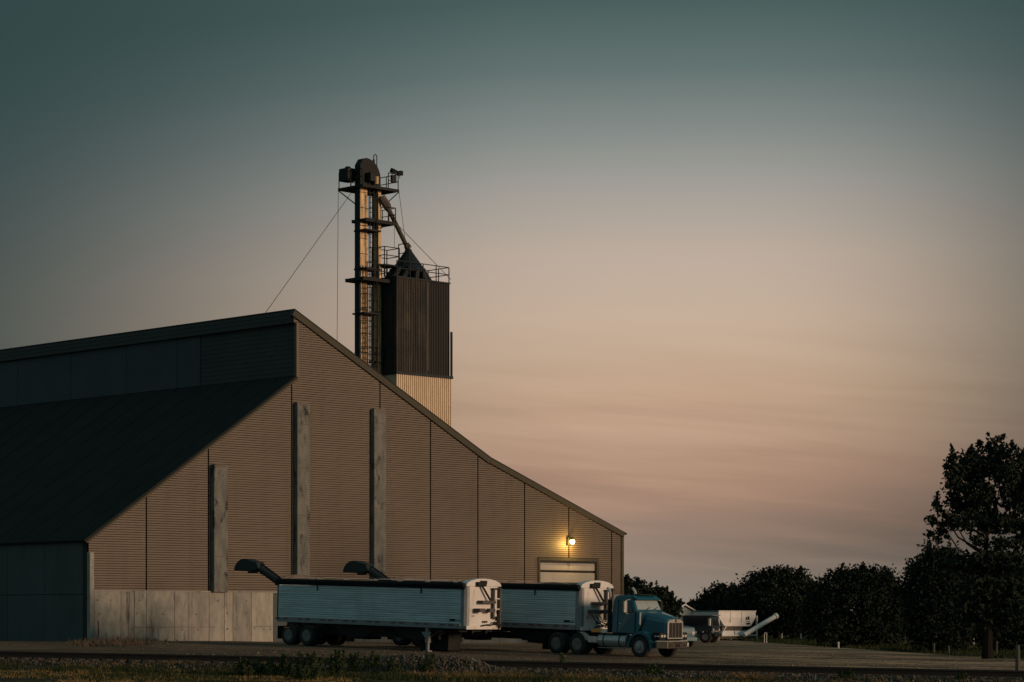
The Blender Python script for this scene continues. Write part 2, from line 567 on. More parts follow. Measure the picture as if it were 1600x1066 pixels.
def ground_material():
    m = bpy.data.materials.new('lot_and_field_ground')
    m.use_nodes = True
    nt = m.node_tree
    N, L = nt.nodes, nt.links
    b = N['Principled BSDF']
    b.inputs['Roughness'].default_value = 0.95
    b.inputs['Specular IOR Level'].default_value = 0.15
    tc = N.new('ShaderNodeTexCoord')
    sep = N.new('ShaderNodeSeparateXYZ')
    L.new(tc.outputs['Object'], sep.inputs[0])

    def math_(op, a, b_=None):
        n = N.new('ShaderNodeMath')
        n.operation = op
        for i, v in enumerate((a, b_)):
            if v is None:
                continue
            if isinstance(v, (int, float)):
                n.inputs[i].default_value = v
            else:
                L.new(v, n.inputs[i])
        return n.outputs[0]

    def noise(sc, st, detail=6):
        mp = N.new('ShaderNodeMapping')
        mp.inputs['Scale'].default_value = st
        L.new(tc.outputs['Object'], mp.inputs[0])
        n = N.new('ShaderNodeTexNoise')
        n.inputs['Scale'].default_value = sc
        n.inputs['Detail'].default_value = detail
        n.inputs['Roughness'].default_value = 0.65
        L.new(mp.outputs[0], n.inputs['Vector'])
        return n.outputs['Fac']

    def rng(v, a, b_):
        r = N.new('ShaderNodeMapRange')
        r.inputs[1].default_value, r.inputs[2].default_value = a, b_
        L.new(v, r.inputs[0])
        return r.outputs[0]

    def mix(f, a, b_):
        mx = N.new('ShaderNodeMix')
        mx.data_type = 'RGBA'
        for i, v in ((0, f), (6, a), (7, b_)):
            if isinstance(v, tuple):
                mx.inputs[i].default_value = (*v, 1)
            else:
                L.new(v, mx.inputs[i])
        return mx.outputs[2]

    # packed dirt with wheel tracks running along the lot
    dirt = mix(rng(noise(0.5, (0.30, 0.12, 1)), 0.3, 0.7), (0.52, 0.34, 0.21), (0.33, 0.22, 0.14))
    dirt = mix(rng(noise(1.0, (0.07, 0.30, 1), 7), 0.47, 0.56), dirt, (0.13, 0.09, 0.06))
    dirt = mix(rng(noise(1.0, (0.22, 0.9, 1), 4), 0.55, 0.66), dirt, (0.08, 0.055, 0.038))
    dirt = mix(rng(noise(5.0, (1, 0.5, 1), 8), 0.5, 0.8), dirt, (0.5, 0.37, 0.26))
    grass = mix(rng(noise(0.25, (1, 0.3, 1)), 0.4, 0.65), (0.055, 0.060, 0.022), (0.13, 0.105, 0.045))
    soil = mix(rng(noise(0.8, (1, 0.6, 1)), 0.4, 0.65), (0.035, 0.032, 0.02), (0.075, 0.06, 0.035))
    x, y = sep.outputs[0], sep.outputs[1]
    wob = math_('MULTIPLY', math_('SUBTRACT', noise(0.35, (1, 0.4, 1), 5), 0.5), 5.0)
    # edge of the lot: line (20, 200) - (25.6, 122)
    e = math_('ADD', math_('SUBTRACT', math_('ADD', x, math_('MULTIPLY', y, 0.0718)), 34.36), math_('MULTIPLY', wob, 0.14))
    far = math_('SUBTRACT', y, 262.0)
    # shade around the parked trailers painted into the dirt colour
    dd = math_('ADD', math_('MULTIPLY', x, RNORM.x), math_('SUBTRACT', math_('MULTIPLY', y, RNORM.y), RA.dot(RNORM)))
    shade_mask = math_('MULTIPLY', rng(math_('ADD', dd, wob), 8.0, 13.0), rng(math_('ADD', x, wob), 16.0, 5.0))
    dirt = mix(math_('MULTIPLY', shade_mask, 0.72), dirt, (0.085, 0.06, 0.042))
    field = rng(math_('MAXIMUM', e, far), -0.25, 0.25)
    # foreground in front of the track
    d = math_('ADD', math_('MULTIPLY', x, RNORM.x), math_('SUBTRACT', math_('MULTIPLY', y, RNORM.y), RA.dot(RNORM)))
    front = rng(math_('ADD', d, math_('MULTIPLY', wob, 0.3)), 2.6, 1.6)
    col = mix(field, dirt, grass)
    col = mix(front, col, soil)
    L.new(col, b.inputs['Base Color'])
    bp = N.new('ShaderNodeBump')
    bp.inputs['Strength'].default_value = 0.7
    bp.inputs['Distance'].default_value = 0.18
    L.new(noise(1.6, (0.35, 1, 1), 8), bp.inputs['Height'])
    L.new(bp.outputs[0], b.inputs['Normal'])
    return m


def build_ground():
    xs = [-6000, -2500, -1000, -500, -250, -150, -90, -60] + [-45 + i * 0.75 for i in range(121)] + [60, 90, 150, 250, 500, 1000, 2500, 6000]
    ys = [-400, -100, 0, 30, 48] + [56 + i * 0.33 for i in range(228)] + [134, 136, 140, 146, 154, 165, 180, 200, 230, 270, 330, 420, 600, 1000, 2000, 4000, 7000]
    v = [(x, y, g(x, y)) for y in ys for x in xs]
    n = len(xs)
    f = [(j * n + i, j * n + i + 1, (j + 1) * n + i + 1, (j + 1) * n + i) for j in range(len(ys) - 1) for i in range(n - 1)]
    me = bpy.data.meshes.new('ground')
    me.from_pydata(v, [], f)
    me.polygons.foreach_set('use_smooth', [True] * len(f))
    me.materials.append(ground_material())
    o = bpy.data.objects.new('ground', me)
    COL.objects.link(o)
    tag(o, None, None, kind='structure')


build_ground()

# ------------------------------------------------------------------ storage building
BA = (-22.7, 130.0)


def F(u, v=None):
    """pixel -> (s along the gable wall, z)"""
    k = (u - 800) / FPX
    t = (-BA[0] + BA[1] * k) / (1 - k)
    z = None if v is None else ZC + (HZ - v) / FPX * (BA[1] + t)
    return (t / R2, z)


def rib_wall(s0, s1, zlo, zhi, sL, sR, pitch, depth, holes=()):
    """horizontal ribs, clipped to sL(z)..sR(z); lies in x,z with y outwards negative"""
    mb = MB()
    prof = []
    z = zlo
    while z < zhi:
        for dz, dy in ((0, 0.05), (0.0, -depth), (0.75 * pitch, -depth), (0.90 * pitch, 0.05)):
            prof.append((z + dz, dy))
        z += pitch
    for (za, ya), (zb, yb) in zip(prof, prof[1:]):
        if za >= zhi:
            break
        if ya > 0 and yb > 0:
            continue
        if zb > zhi:
            zb = zhi
        spans = [(s0, s1)]
        for h0, h1, hz in holes:
            if (za + zb) / 2 < hz:
                ns = []
                for a, b in spans:
                    if h1 <= a or h0 >= b:
                        ns.append((a, b))
                    else:
                        if a < h0:
                            ns.append((a, h0))
                        if b > h1:
                            ns.append((h1, b))
                spans = ns
        for a, b in spans:
            a0, b0 = max(a, sL(za)), min(b, sR(za))
            a1, b1 = max(a, sL(zb)), min(b, sR(zb))
            if b0 - a0 <= 0.001 and b1 - a1 <= 0.001:
                continue
            b0, b1 = max(b0, a0), max(b1, a1)
            if b0 - a0 < 1e-4:
                mb.add([(a0, ya, za), (b1, yb, zb), (a1, yb, zb)], [(0, 1, 2)])
            elif b1 - a1 < 1e-4:
                mb.add([(a0, ya, za), (b0, ya, za), (a1, yb, zb)], [(0, 1, 2)])
            else:
                mb.add([(a0, ya, za), (b0, ya, za), (b1, yb, zb), (a1, yb, zb)], [(0, 1, 2, 3)])
    return mb


def build_storage():
    T = thing('storage_building', (BA[0], BA[1], 0.0), 'big tan ribbed storage shed with steep dark roof and three concrete buttresses', 'building', math.radians(45))
    sAp, zAp = F(458, 485)
    sC, zC1 = F(463, 505)
    zC0 = F(463, 584)[1]
    zK = F(463, 590)[1]
    _, zEL = F(137, 842)
    sB, zB = F(765, 717)
    sR_, zR = F(972, 832)
    Q = 70.0
    zTop = 3.28                                        # top of the concrete base wall
    zDoor = F(887, 877)[1]
    sd0, sd1 = F(844)[0], F(930)[0]

    def sL(z):
        if z <= zEL:
            return 0.0
        if z <= zK:
            return (z - zEL) / (zK - zEL) * sC
        return sC if z < zC1 else sAp

    def sR(z):
        if z <= zR:
            return sR_
        if z <= zB:
            return sR_ + (z - zR) / (zB - zR) * (sB - sR_)
        if z <= zAp:
            return sB + (z - zB) / (zAp - zB) * (sAp - sB)
        return sAp

    # gable backing and long far wall
    poly = [(0.02, -0.4), (sR_ - 0.02, -0.4), (sR_ - 0.02, zR - .05), (sB, zB - .06), (sAp + .05, zAp - .1), (sAp + .05, zC1), (sC, zC1), (sC, zK - .05), (0.02, zEL - .05)]
    b = MB().prism(poly, 'y', 0.14, 0.34)
    b.box(sR_ - 0.3, sR_ - 0.04, 0.34, Q, -0.4, zR - 0.15)
    b.prism([(0.3, -0.4), (sR_ - 0.3, -0.4), (sR_ - 0.3, zR - .2), (sB, zB - .3), (sAp + .1, zAp - .4), (sC + .2, zK), (0.3, zEL - .4)], 'y', Q - 0.3, Q)
    b.build('gable_wall', M['backing'], T)  # dark backing shows through the rib gaps in place of groove shadow

    # ribbed siding, one sheet bay at a time
    seams = [0.02] + [F(u)[0] for u in (228, 325, 455, 593, 672, 746, 819, 888, 955)] + [sR_ - 0.02]
    for a, c in zip(seams, seams[1:]):
        mb = rib_wall(a + 0.045, c - 0.045, zTop + 0.06, zAp - 0.06, sL, sR, 0.132, 0.04, holes=((sd0 - 0.28, sd1 + 0.28, zDoor + 0.22),))
        mb.build('siding_sheet', (M['siding'], M['siding_b'], M['siding'], M['siding_c'])[seams.index(a) % 4], T)
    # ledge over the concrete
    MB().box(0.35, sR_ - 0.02, -0.14, 0.13, zTop, zTop + 0.06).build('ledge', M['concrete'], T)

    # concrete base wall
    us = [148, 187, 208, 227, 271, 292, 325, 349, 362, 391, 425]
    js = [F(u)[0] for u in us]
    js[0] = 0.36
    while js[-1] < sd0 - 3:
        js.append(js[-1] + RNG.choice((1.1, 1.9, 1.5, 2.4)))
    js.append(sd0 - 0.3)
    for i, (a, c) in enumerate(zip(js, js[1:])):
        dy = RNG.uniform(-0.02, 0.0)
        mb = MB().box(a + 0.014, c - 0.014, -0.10 + dy, 0.13, -0.35, zTop - 0.003)
        mb.build('concrete_panel', (M['dark_concrete'] if i >= 10 else RNG.choice((M['concrete'], M['concrete'], M['concrete_b'], M['concrete_c']))), T)  # panels behind the trailers take the darker concrete tone
        for _ in range(RNG.choice((1, 2, 2, 3))):
            tx, tz = RNG.uniform(a + .12, c - .12), RNG.choice((1.25, 2.05, 2.1, 1.2, 2.8))
            MB().tube([(tx, -.11 + dy, tz), (tx, -.095 + dy, tz)], .05, 7).build('tie_hole', M['seam'], T)
    MB().box(sd1 + 0.3, sR_ - 0.02, -0.10, 0.13, -0.35, zTop - 0.003).build('concrete_panel', M['concrete'], T)
    # form lines across the wall
    z1 = F(250, 980)[1]
    MB().bar((F(208)[0], -0.117, z1), (F(334)[0], -0.117, z1), 0.03).build('pour_joint', M['pillar'], T)
    MB().bar((F(390)[0], -0.117, z1 + .02), (F(424)[0], -0.117, z1 + .02), 0.03).build('pour_joint', M['pillar'], T)
    # corner post
    MB().box(0.05, 0.34, -0.16, 0.13, -0.35, F(140, 863)[1]).build('corner_post', M['concrete'], T, bevel=0.03)
    # buttresses
    for u0, u1, v in ((328.5, 350, 726), (458.5, 478, 629), (578.5, 597, 639)):
        a, z = F(u0, v)
        c = F(u1)[0]
        pb = MB().box(a, c, -0.36, 0.10, zTop + 0.002, z).build('concrete_buttress', M['pillar'], T, bevel=0.03)
        zz_ = zTop + 2.0
        while zz_ < z - .5:
            MB().box(a - .004, c + .004, -.364, -.30, zz_ - .018, zz_ + .018).build('form_joint', M['seam'], pb)
            zz_ += RNG.uniform(1.9, 3.1)
        MB().box(a + .12, c - .1, -.368, -.34, z - .16, z + .01).build('cap_notch', M['seam'], pb)

    # rake trims
    def rake(p, q, w=0.30, y0=-0.16, y1=0.12):
        d = Vector((q[0] - p[0], q[1] - p[1])).normalized()
        n = Vector((-d.y, d.x))
        if n.y > 0:
            n = -n
        a, c = Vector(p), Vector(q)
        MB().prism([a, c, c + n * w, a + n * w], 'y', y0, y1).build('rake_trim', M['trim'], T)

    rake((sAp - 0.02, zAp), (sB, zB), 0.34)
    rake((sB, zB), (sR_ + 0.12, zR - 0.03), 0.30)
    rake((-0.18, zEL - 0.14), (sC - 0.02, zK), 0.12)
    MB().box(sR_ - 0.16, sR_ + 0.05, -0.12, 0.12, -0.35, zR - 0.3).build('corner_trim', M['trim'], T)
    MB().box(sC - 0.06, sC + 0.10, -0.10, 0.12, zK + .02, zC1).build('corner_trim', M['siding'], T)

    # roofs: right slopes, ridge, left slope
    def roof(p, q, name, th=0.22, y0=-0.10, m='roof'):
        d = Vector((q[0] - p[0], q[1] - p[1])).normalized()
        n = Vector((-d.y, d.x))
        if n.y < 0:
            n = -n
        a, c = Vector(p), Vector(q)
        return MB().prism([a, c, c + n * th, a + n * th], 'y', y0, Q).build(name, M[m], T)

    roof((sAp, zAp + 0.004), (sB, zB + 0.004), 'roof', 0.10)
    roof((sB, zB + 0.004), (sR_ + 0.35, zR - 0.15), 'roof', 0.10)
    roof((-0.22, zEL - 0.16), (sC, zK + 0.01), 'roof', 0.10)
    # standing seams give the left roof some relief
    nseam = 24
    mb = MB()
    dd = Vector((sC + 0.22, zK - zEL + 0.17)).normalized()
    nn = Vector((-dd.y, dd.x))
    for i in range(nseam):
        y = 1.5 + i * 2.4
        p = Vector((-0.2, zEL - 0.15)) + nn * 0.115
        q = Vector((sC - 0.02, zK)) + nn * 0.115
        mb.bar((p.x, y, p.y), (q.x, y, q.y), 0.04, 0.012)
    so = mb.build('roof_seam', M['roof'], T)
    so['kind'] = 'stuff'
    # clerestory wall facing left, lap siding, and the smooth lighter sheets further back
    def lap(y0, y1, z0, z1, x, pitch, m, name):
        mb = MB()
        z = z0
        while z < z1 - 0.01:
            z2 = min(z + pitch, z1)
            mb.add([(x - 0.02, y0, z), (x - 0.02, y1, z), (x, y1, z2), (x, y0, z2), (x, y0, z), (x, y1, z)],
                   [(0, 1, 2, 3), (0, 4, 5, 1)])
            z = z2
        mb.build(name, M[m], T)

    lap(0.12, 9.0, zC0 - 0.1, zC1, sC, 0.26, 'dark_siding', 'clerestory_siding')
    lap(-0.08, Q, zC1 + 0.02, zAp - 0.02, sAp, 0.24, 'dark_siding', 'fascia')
    MB().box(sAp, sC, -0.08, Q, zC1 - .01, zC1 + 0.02).build('soffit', M['dark_siding'], T)
    y = 9.03
    k = 0
    while y < Q:
        w = (2.2, 5.2, 6.0)[min(k, 2)]
        y2 = min(y + w - 0.05, Q)
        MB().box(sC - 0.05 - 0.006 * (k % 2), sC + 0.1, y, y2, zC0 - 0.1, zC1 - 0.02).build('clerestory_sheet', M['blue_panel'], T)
        y += w
        k += 1
    MB().box(sC - 0.075, sC, 8.93, 9.03, zC0 - 0.1, zC1 - 0.02).build('corner_trim', M['blue_panel'], T)
    MB().box(sC + 0.1, sC + 0.3, 0.4, Q, zC0 - 0.3, zC1).build('clerestory_core', M['backing'], T)

    # long left wall: cast panels in two rows
    y = 0.36
    zt = zEL - 0.03
    row = F(60, 944)[1]
    while y < Q - 4:
        w = RNG.choice((3.1, 4.0, 3.6, 2.2))
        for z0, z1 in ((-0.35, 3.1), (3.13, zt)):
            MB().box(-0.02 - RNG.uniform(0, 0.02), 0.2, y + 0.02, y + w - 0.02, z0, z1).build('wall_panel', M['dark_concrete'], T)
        y += w
    MB().box(0.2, 0.3, 0.36, Q - 0.3, -0.35, zt).build('wall_core', M['backing'], T)

    # overhead door
    D = MB()
    D.box(sd0 - 0.26, sd0 - 0.08, -0.10, 0.13, -0.3, zDoor + 0.2)
    D.box(sd1 + 0.08, sd1 + 0.26, -0.10, 0.13, -0.3, zDoor + 0.2)
    D.box(sd0 - 0.08, sd1 + 0.08, -0.10, 0.13, zDoor + 0.02, zDoor + 0.2)
    fr = D.build('door', M['trim'], T)
    zz = zDoor - 0.12
    hts = [0.62, 0.78, 0.78, 0.8, 0.8, 0.8]
    for h in hts:
        if zz < 0.2:
            break
        MB().box(sd0 + 0.0, sd1 - 0.0, 0.02, 0.08, max(-0.2, zz - h + 0.14), zz).build('door_panel', M['door'], fr, bevel=0.02)
        zz -= h
    MB().box(sd0 - 0.08, sd1 + 0.08, 0.10, 0.135, -0.3, zDoor + 0.02).build('door_gap', M['black'], fr)
    MB().box(sd0 - 0.02, sd1 + 0.06, -0.07, -0.01, zDoor - 0.10, zDoor + 0.02).build('door_hood', M['black'], fr)
    MB().box(sd1 - 0.02, sd1 + 0.075, -0.05, 0.02, -0.2, zDoor - 0.1).build('door_guide', M['black'], fr)
    return T, sd0, sd1, zDoor


STORE, sd0, sd1, zDoor = build_storage()


def store_pt(s, y, z):
    return Vector((BA[0] + (s - y) * R2, BA[1] + (s + y) * R2, z))


def build_wall_lamp():
    s, z = F(888, 846)
    p = store_pt(s, -0.10, z)
    T = thing('wall_lamp', p, 'lit yellow wall lamp glowing on the tan siding above the door', 'lamp', math.radians(45))
    MB().box(-0.22, 0.14, -0.06, 0.03, -0.26, 0.26).build('housing', M['black'], T)
    MB().box(-0.02, 0.12, -0.34, -0.06, 0.16, 0.22).build('hood', M['black'], T)
    glow = mat('lamp_glow', (0.9, 0.8, 0.5), 0.5, emit=((1.0, 0.62, 0.16), 22))
    MB().lathe([(0.02, -0.17), (0.10, -0.14), (0.15, -0.05), (0.15, 0.05), (0.10, 0.11), (0.02, 0.13)], 'z', 14, (0.06, -0.20, -0.02)).build('bulb', glow, T, smooth=True)
    # its conduit
    MB().tube([(0.0, 0.02, -0.26), (0.0, 0.02, -1.6)], 0.02).build('conduit', M['black'], T)
    ld = bpy.data.lights.new('lamp_light', 'POINT')
    ld.energy = 190
    ld.color = (1.0, 0.60, 0.14)
    ld.shadow_soft_size = 0.15
    lo = bpy.data.objects.new('lamp_light', ld)
    COL.objects.link(lo)
    lo.location = store_pt(s - 0.12, -0.62, z - 0.22)


build_wall_lamp()

# ------------------------------------------------------------------ bin tower and bucket elevator
TC = Vector((-0.04737 * 176, 176.0))               # front-left corner of the bin tower


def rails(mb, pts, h=1.1, closed=False, mid=True, t=0.055, step=1.5):
    """guard rail along local points"""
    seq = list(zip(pts, pts[1:])) + ([(pts[-1], pts[0])] if closed else [])
    for p, q in seq:
        p, q = Vector(p), Vector(q)
        n = max(1, round((q - p).length / step))
        for i in range(n + 1):
            a = p.lerp(q, i / n)
            mb.bar(a, a + Vector((0, 0, h)), t)
        for zz in ((h, h * 0.52) if mid else (h,)):
            mb.bar(p + Vector((0, 0, zz)), q + Vector((0, 0, zz)), t)
    return mb


def build_bin():
    T = thing('bin_tower', (TC.x, TC.y, 0), 'tall rectangular rust streaked bin tower with tan ribbed lower part behind the shed roof', 'silo', math.radians(45))
    zt = ZC + (HZ - 433) / FPX * 176
    zb = ZC + (HZ - 583) / FPX * 176
    Wd, Dp = 5.30, 2.35

    def sheet(x0, x1, y0, y1, z0, z1, m, name, pitch=0.17, dep=0.012, off=0.0):
        mb = MB()
        mb.box(x0 + .05, x1 - .05, y0 + .05, y1 - .05, z0, z1)
        # vertical ribs on the two faces toward the camera
        x = x0
        while x < x1 - 0.02:
            mb.box(x, min(x + pitch * 0.55, x1), y0 - dep * 0.1, y0 + 0.06, z0, z1)
            x += pitch
        y = y0 + pitch * .3
        while y < y1 - 0.02:
            mb.box(x0 - dep * 0.1, x0 + 0.06, y, min(y + pitch * 0.55, y1), z0, z1)
            y += pitch
        return mb.build(name, m, T)

    # upper bin: front wall in two bays
    xs = [0.0, 3.02, Wd]
    sheet(0, xs[1] - 0.03, 0, Dp, zb + .12, zt, M['bin_dark'], 'bin_wall')
    sheet(xs[1] + 0.0, Wd, 0.04, Dp, zb + .12, zt - 0.02, M['bin_plain'], 'bin_wall')
    MB().box(xs[1] - 0.04, xs[1] + 0.05, -0.05, 0.1, zb + .4, zt - .05).build('seam_strip', M['seam'], T)
    MB().box(0.2, 0.0 + 0.05, 0, 0.1, zb, zt)
    sheet(-0.06, Wd + 0.10, -0.06, Dp + 0.06, -0.3, zb - .06, M['bin_tan'], 'lower_wall', 0.20)
    MB().box(-0.16, Wd + 0.20, -0.16, Dp + 0.16, zb - .06, zb + .12).build('flashing', M['navy'], T)
    MB().box(-0.04, Wd + 0.04, -0.04, Dp + 0.04, zt, zt + .10).build('roof', M['navy'], T)
    MB().tube([(Wd + .06, -.10, zb + .1), (Wd + .06, -.10, zb + 3.4)], 0.09, 8).build('downpipe', M['navy'], T)
    # distributor cone with sloping spouts
    ap = ZC + (HZ - 385) / FPX * 177
    cx, cy = 2.2, 1.17
    mb = MB().lathe([(0.22, ap), (0.30, ap - 0.2), (1.32, zt + 0.75), (1.25, zt + .62), (0.05, zt + .62)], 'z', 14, (cx, cy, 0))
    mb.build('distributor_cone', M['navy'], T, smooth=False)
    for k in range(10):
        a = 2 * math.pi * (k + 0.35) / 10
        c, s = math.cos(a), math.sin(a)
        ry = 1.0 if abs(s) < 0.5 else 0.72
        MB().tube([(cx + c * 1.05, cy + s * 1.05, zt + .85), (cx + c * 1.78, cy + s * 1.4 * ry, zt + .08)], [0.26, 0.22], 8).build('spout', M['navy'], T)
    # roof rails
    rl = rails(MB(), [(0.05, 0.05, zt + .1), (Wd - .05, 0.05, zt + .1), (Wd - .05, Dp - .05, zt + .1)], 1.12, step=1.3)
    rl.build('railing', M['steel_dark'], T)
    rl = rails(MB(), [(Wd - .05, Dp - .05, zt + .1), (3.6, Dp - .05, zt + .1)], 1.12, step=1.3)
    rl.build('railing', M['steel_dark'], T)
    # raised stand beside the cone
    pz = zt + 1.05
    MB().box(-0.3, 1.2, 1.0, 2.4, pz - .1, pz).build('stand_floor', M['navy'], T)
    rails(MB(), [(-0.28, 2.38, pz), (-0.28, 1.02, pz), (1.18, 1.02, pz), (1.18, 2.38, pz), (-0.28, 2.38, pz)], 1.25, step=1.0).build('railing', M['steel_dark'], T)
    lg = MB()
    for x, y in ((-.28, 2.38), (-.28, 1.02), (1.18, 1.02), (1.18, 2.38)):
        lg.bar((x, y, zt + .1), (x, y, pz), 0.09)
    lg.build('stand_leg', M['steel_dark'], T)
    rails(MB(), [(1.55, 1.5, ap - 1.1), (1.55, 0.4, ap - 1.1)], 1.4, step=0.8).build('railing', M['steel_dark'], T)
    # small ledge and lamp arm low on the left face
    lz = ZC + (HZ - 566) / FPX * 177
    MB().box(-0.9, -0.02, 1.2, 2.2, lz - 0.06, lz).build('ledge', M['steel_dark'], T)
    rails(MB(), [(-0.88, 2.2, lz), (-0.88, 1.2, lz), (-.04, 1.2, lz)], 1.0).build('railing', M['steel_dark'], T)


build_bin()
LY = 175.5
LC = Vector(((563 - 800) / FPX * LY, LY))      # corner of the first leg casing


def build_elevator():
    T = thing('bucket_elevator', (LC.x, LC.y, 0), 'tall bucket elevator with caged ladder and railed platforms standing left of the bin tower', 'grain elevator', math.radians(45))
    Z = lambda v: ZC + (HZ - v) / FPX * LY
    zp = Z(290)
    # twin casings in flanged lengths
    for (x0, x1, y0, y1) in ((0.0, 0.68, 0.0, 0.56), (1.70, 2.02, 0.0, 0.42)):
        z = -0.3
        while z < zp:
            z2 = min(z + 3.05, zp)
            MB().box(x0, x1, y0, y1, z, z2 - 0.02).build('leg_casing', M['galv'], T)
            MB().box(x0 - .04, x1 + .04, y0 - .04, y1 + .04, z2 - 0.06, z2 - .005).build('flange', M['steel_dark'], T)
            z = z2
    MB().box(1.30, 1.36, 0.1, 0.2, -0.3, zp).build('cable_tray', M['steel_dark'], T)
    # navy sheet over the casing's left face, its shade put into colour
    MB().box(-0.05, 0.0, 0.02, 0.56, -0.3, zp).build('shaded_face', M['navy'], T)
    # ladders with cages: one to the head, one below the lower platform
    def caged_ladder(lx, ly, za, zb_, nb):
        lm = MB()
        for x in (lx, lx + 0.42):
            lm.bar((x, ly, za), (x, ly, zb_ + 1.0), 0.055)
        lad = lm.build('ladder', M['steel_dark'], T)
        rg = None
        z = max(za, 17.0)
        while z < zb_:
            if rg is None:
                rg = MB().bar((lx, ly, 0), (lx + .42, ly, 0), 0.035).build('rung', M['steel_dark'], lad)
                o = rg
            else:
                o = rg.copy()
                COL.objects.link(o)
            o.location = (0, 0, z)
            z += 0.36
        cg = MB()
        hoops = [(lx + .21 + 0.40 * math.cos(math.pi * k / 6), ly - 0.60 * math.sin(math.pi * k / 6)) for k in range(7)]
        for x, y in hoops[1:-1:nb]:
            cg.bar((x, y, max(za, 16)), (x, y, zb_ - .5), 0.032)
        z = max(za, 16) + .6
        while z < zb_ - .3:
            cg.tube([(x, y, z) for x, y in hoops], 0.024, 4)
            z += 0.95
        cg.build('ladder_cage', M['steel_dark'], T)

    caged_ladder(0.76, -0.10, 17.5, zp, 1)
    caged_ladder(0.10, -0.16, 8.0, Z(437), 1)
    for k in range(6):
        MB().box(-0.02, 0.72, -0.012, -0.002, Z(300 + k * 24) - .02, Z(300 + k * 24) + .02).build('flange', M['steel_dark'], T)
    # head housing with rounded top
    prof = [(0.0, zp), (0.0, zp + 1.55)]
    prof += [(0.30, zp + 2.0), (0.62, zp + 2.08)]
    for k in range(0, 8):
        a = math.pi / 2 * k / 7
        prof.append((0.62 + 1.36 * math.sin(a), zp + 0.72 + 1.36 * math.cos(a)))
    prof.append((1.98, zp))
    MB().prism(prof, 'y', 0.0, 0.62).build('head_housing', M['steel_dark'], T, bevel=0.03)
    MB().box(0.55, 1.0, -0.5, 0.0, zp + .35, zp + 1.0).build('gear_box', M['black'], T, bevel=.03)
    MB().tube([(1.25, -0.35, zp + .2), (1.25, -0.35, zp + .75)], 0.17, 10).build('bearing', M['galv'], T)
    MB().box(-0.55, 0.35, 0.75, 1.75, zp + 0.42, zp + 1.35).build('motor', M['black'], T, bevel=.06)
    MB().tube([(-0.1, 1.25, zp + 1.3), (-0.1, 1.25, zp + 1.5)], 0.2, 8).build('motor_cap', M['black'], T)
    # gooseneck vent
    gx = 1.86
    pts = [(gx, .3, zp + .9), (gx, .3, zp + 2.35)]
    for k in range(1, 7):
        a = math.pi * k / 6
        pts.append((gx - 0.15 + 0.15 * math.cos(a), .3, zp + 2.35 + 0.15 * math.sin(a)))
    pts.append((gx - .3, .3, zp + 2.12))
    MB().tube(pts, 0.035, 6).build('vent_pipe', M['steel_dark'], T)
    MB().tube([(gx - .3, .3, zp + 2.12), (gx - .3, .3, zp + 1.85)], 0.075, 8).build('vent_pipe', M['steel_dark'], T)
    # top platform
    x0, x1, y0, y1 = -0.35, 3.20, -0.62, 2.02

    def platform(x0, x1, y0, y1, z, th=0.16):
        p = MB().box(x0, x1, y0, y1, z - th, z)
        p.bar((x0, y0, z - th / 2), (x1, y0, z - th / 2), 0.07, th + .04)
        p.bar((x0, y1, z - th / 2), (x1, y1, z - th / 2), 0.07, th + .04)
        return p.build('platform', M['steel_dark'], T)

    top = platform(x0, x1, y0, y1, zp)
    e = 0.04
    for p, q in (((x0 + e, y0 + e), (x0 + e, y1 - e)), ((x0 + e, y1 - e), (x1 - e, y1 - e)), ((x1 - e, y1 - e), (x1 - e, y0 + e)), ((x1 - e, y0 + e), (2.2, y0 + e))):
        rails(MB(), [(*p, zp), (*q, zp)], 1.12, step=1.25, t=0.05).build('railing', M['steel_dark'], top)
    # braces under it
    for a, b in (((x0, y1, zp - .16), (0.0, .5, zp - 1.3)), ((x1, y0, zp - .16), (2.02, .2, zp - 1.5))):
        MB().bar(a, b, 0.07).build('brace', M['steel_dark'], T)
    # floodlights
    for x, y, z, rz in ((2.75, -0.5, zp + 1.32, 0.2), (3.28, -0.62, zp + 1.22, -0.35)):
        m = MB().box(-.22, .22, -.14, .14, -.16, .17)
        m.bar((0, 0, -.36), (0, 0, -.1), 0.05)
        m.build('floodlight', M['black'], T, loc=(x, y, z), rot=(0.35, 0.15 * (1 if rz > 0 else -1), rz), bevel=.02)
    MB().box(2.55, 2.97, -0.62, -0.42, zp + .48, zp + 1.02).build('junction_box', M['black'], T, bevel=.02)
    # middle platform on the spout side
    zm = Z(342)
    mid = platform(-0.02, 2.95, -0.60, 0.9, zm, 0.20)
    rails(MB(), [(2.2, 0.88, zm), (2.92, 0.88, zm), (2.92, -0.56, zm), (2.2, -.56, zm)], 1.05, step=0.8, t=.05).build('railing', M['steel_dark'], mid)
    for v, a, b in ((360, -0.1, 1.35), (490, -0.25, 1.3), (420, -.1, 1.3)):
        MB().box(a, b, -0.75, 0.6, Z(v) - .06, Z(v) + .05).build('cross_brace', M['steel_dark'], T)
    zl = Z(435)
    low = platform(-0.55, 2.2, -0.9, 1.0, zl, 0.22)
    rails(MB(), [(-.1, -0.86, zl), (2.1, -0.86, zl), (2.1, 0.9, zl)], 1.05, step=0.9, t=.05).build('railing', M['steel_dark'], low)
    # discharge spout down to the distributor
    inv = Matrix.Rotation(-math.radians(45), 4, 'Z')

    def loc(w):
        d = inv @ Vector((w[0] - LC.x, w[1] - LC.y, 0))
        return Vector((d.x, d.y, w[2]))

    cone_top = Vector((TC.x + (2.2 - 1.17) * R2, TC.y + (2.2 + 1.17) * R2, ZC + (HZ - 388) / FPX * 178.4))
    s_top = Vector((1.95, -0.1, Z(303)))
    s_mid = Vector((2.35, -0.25, Z(316)))
    c_loc = loc(cone_top)
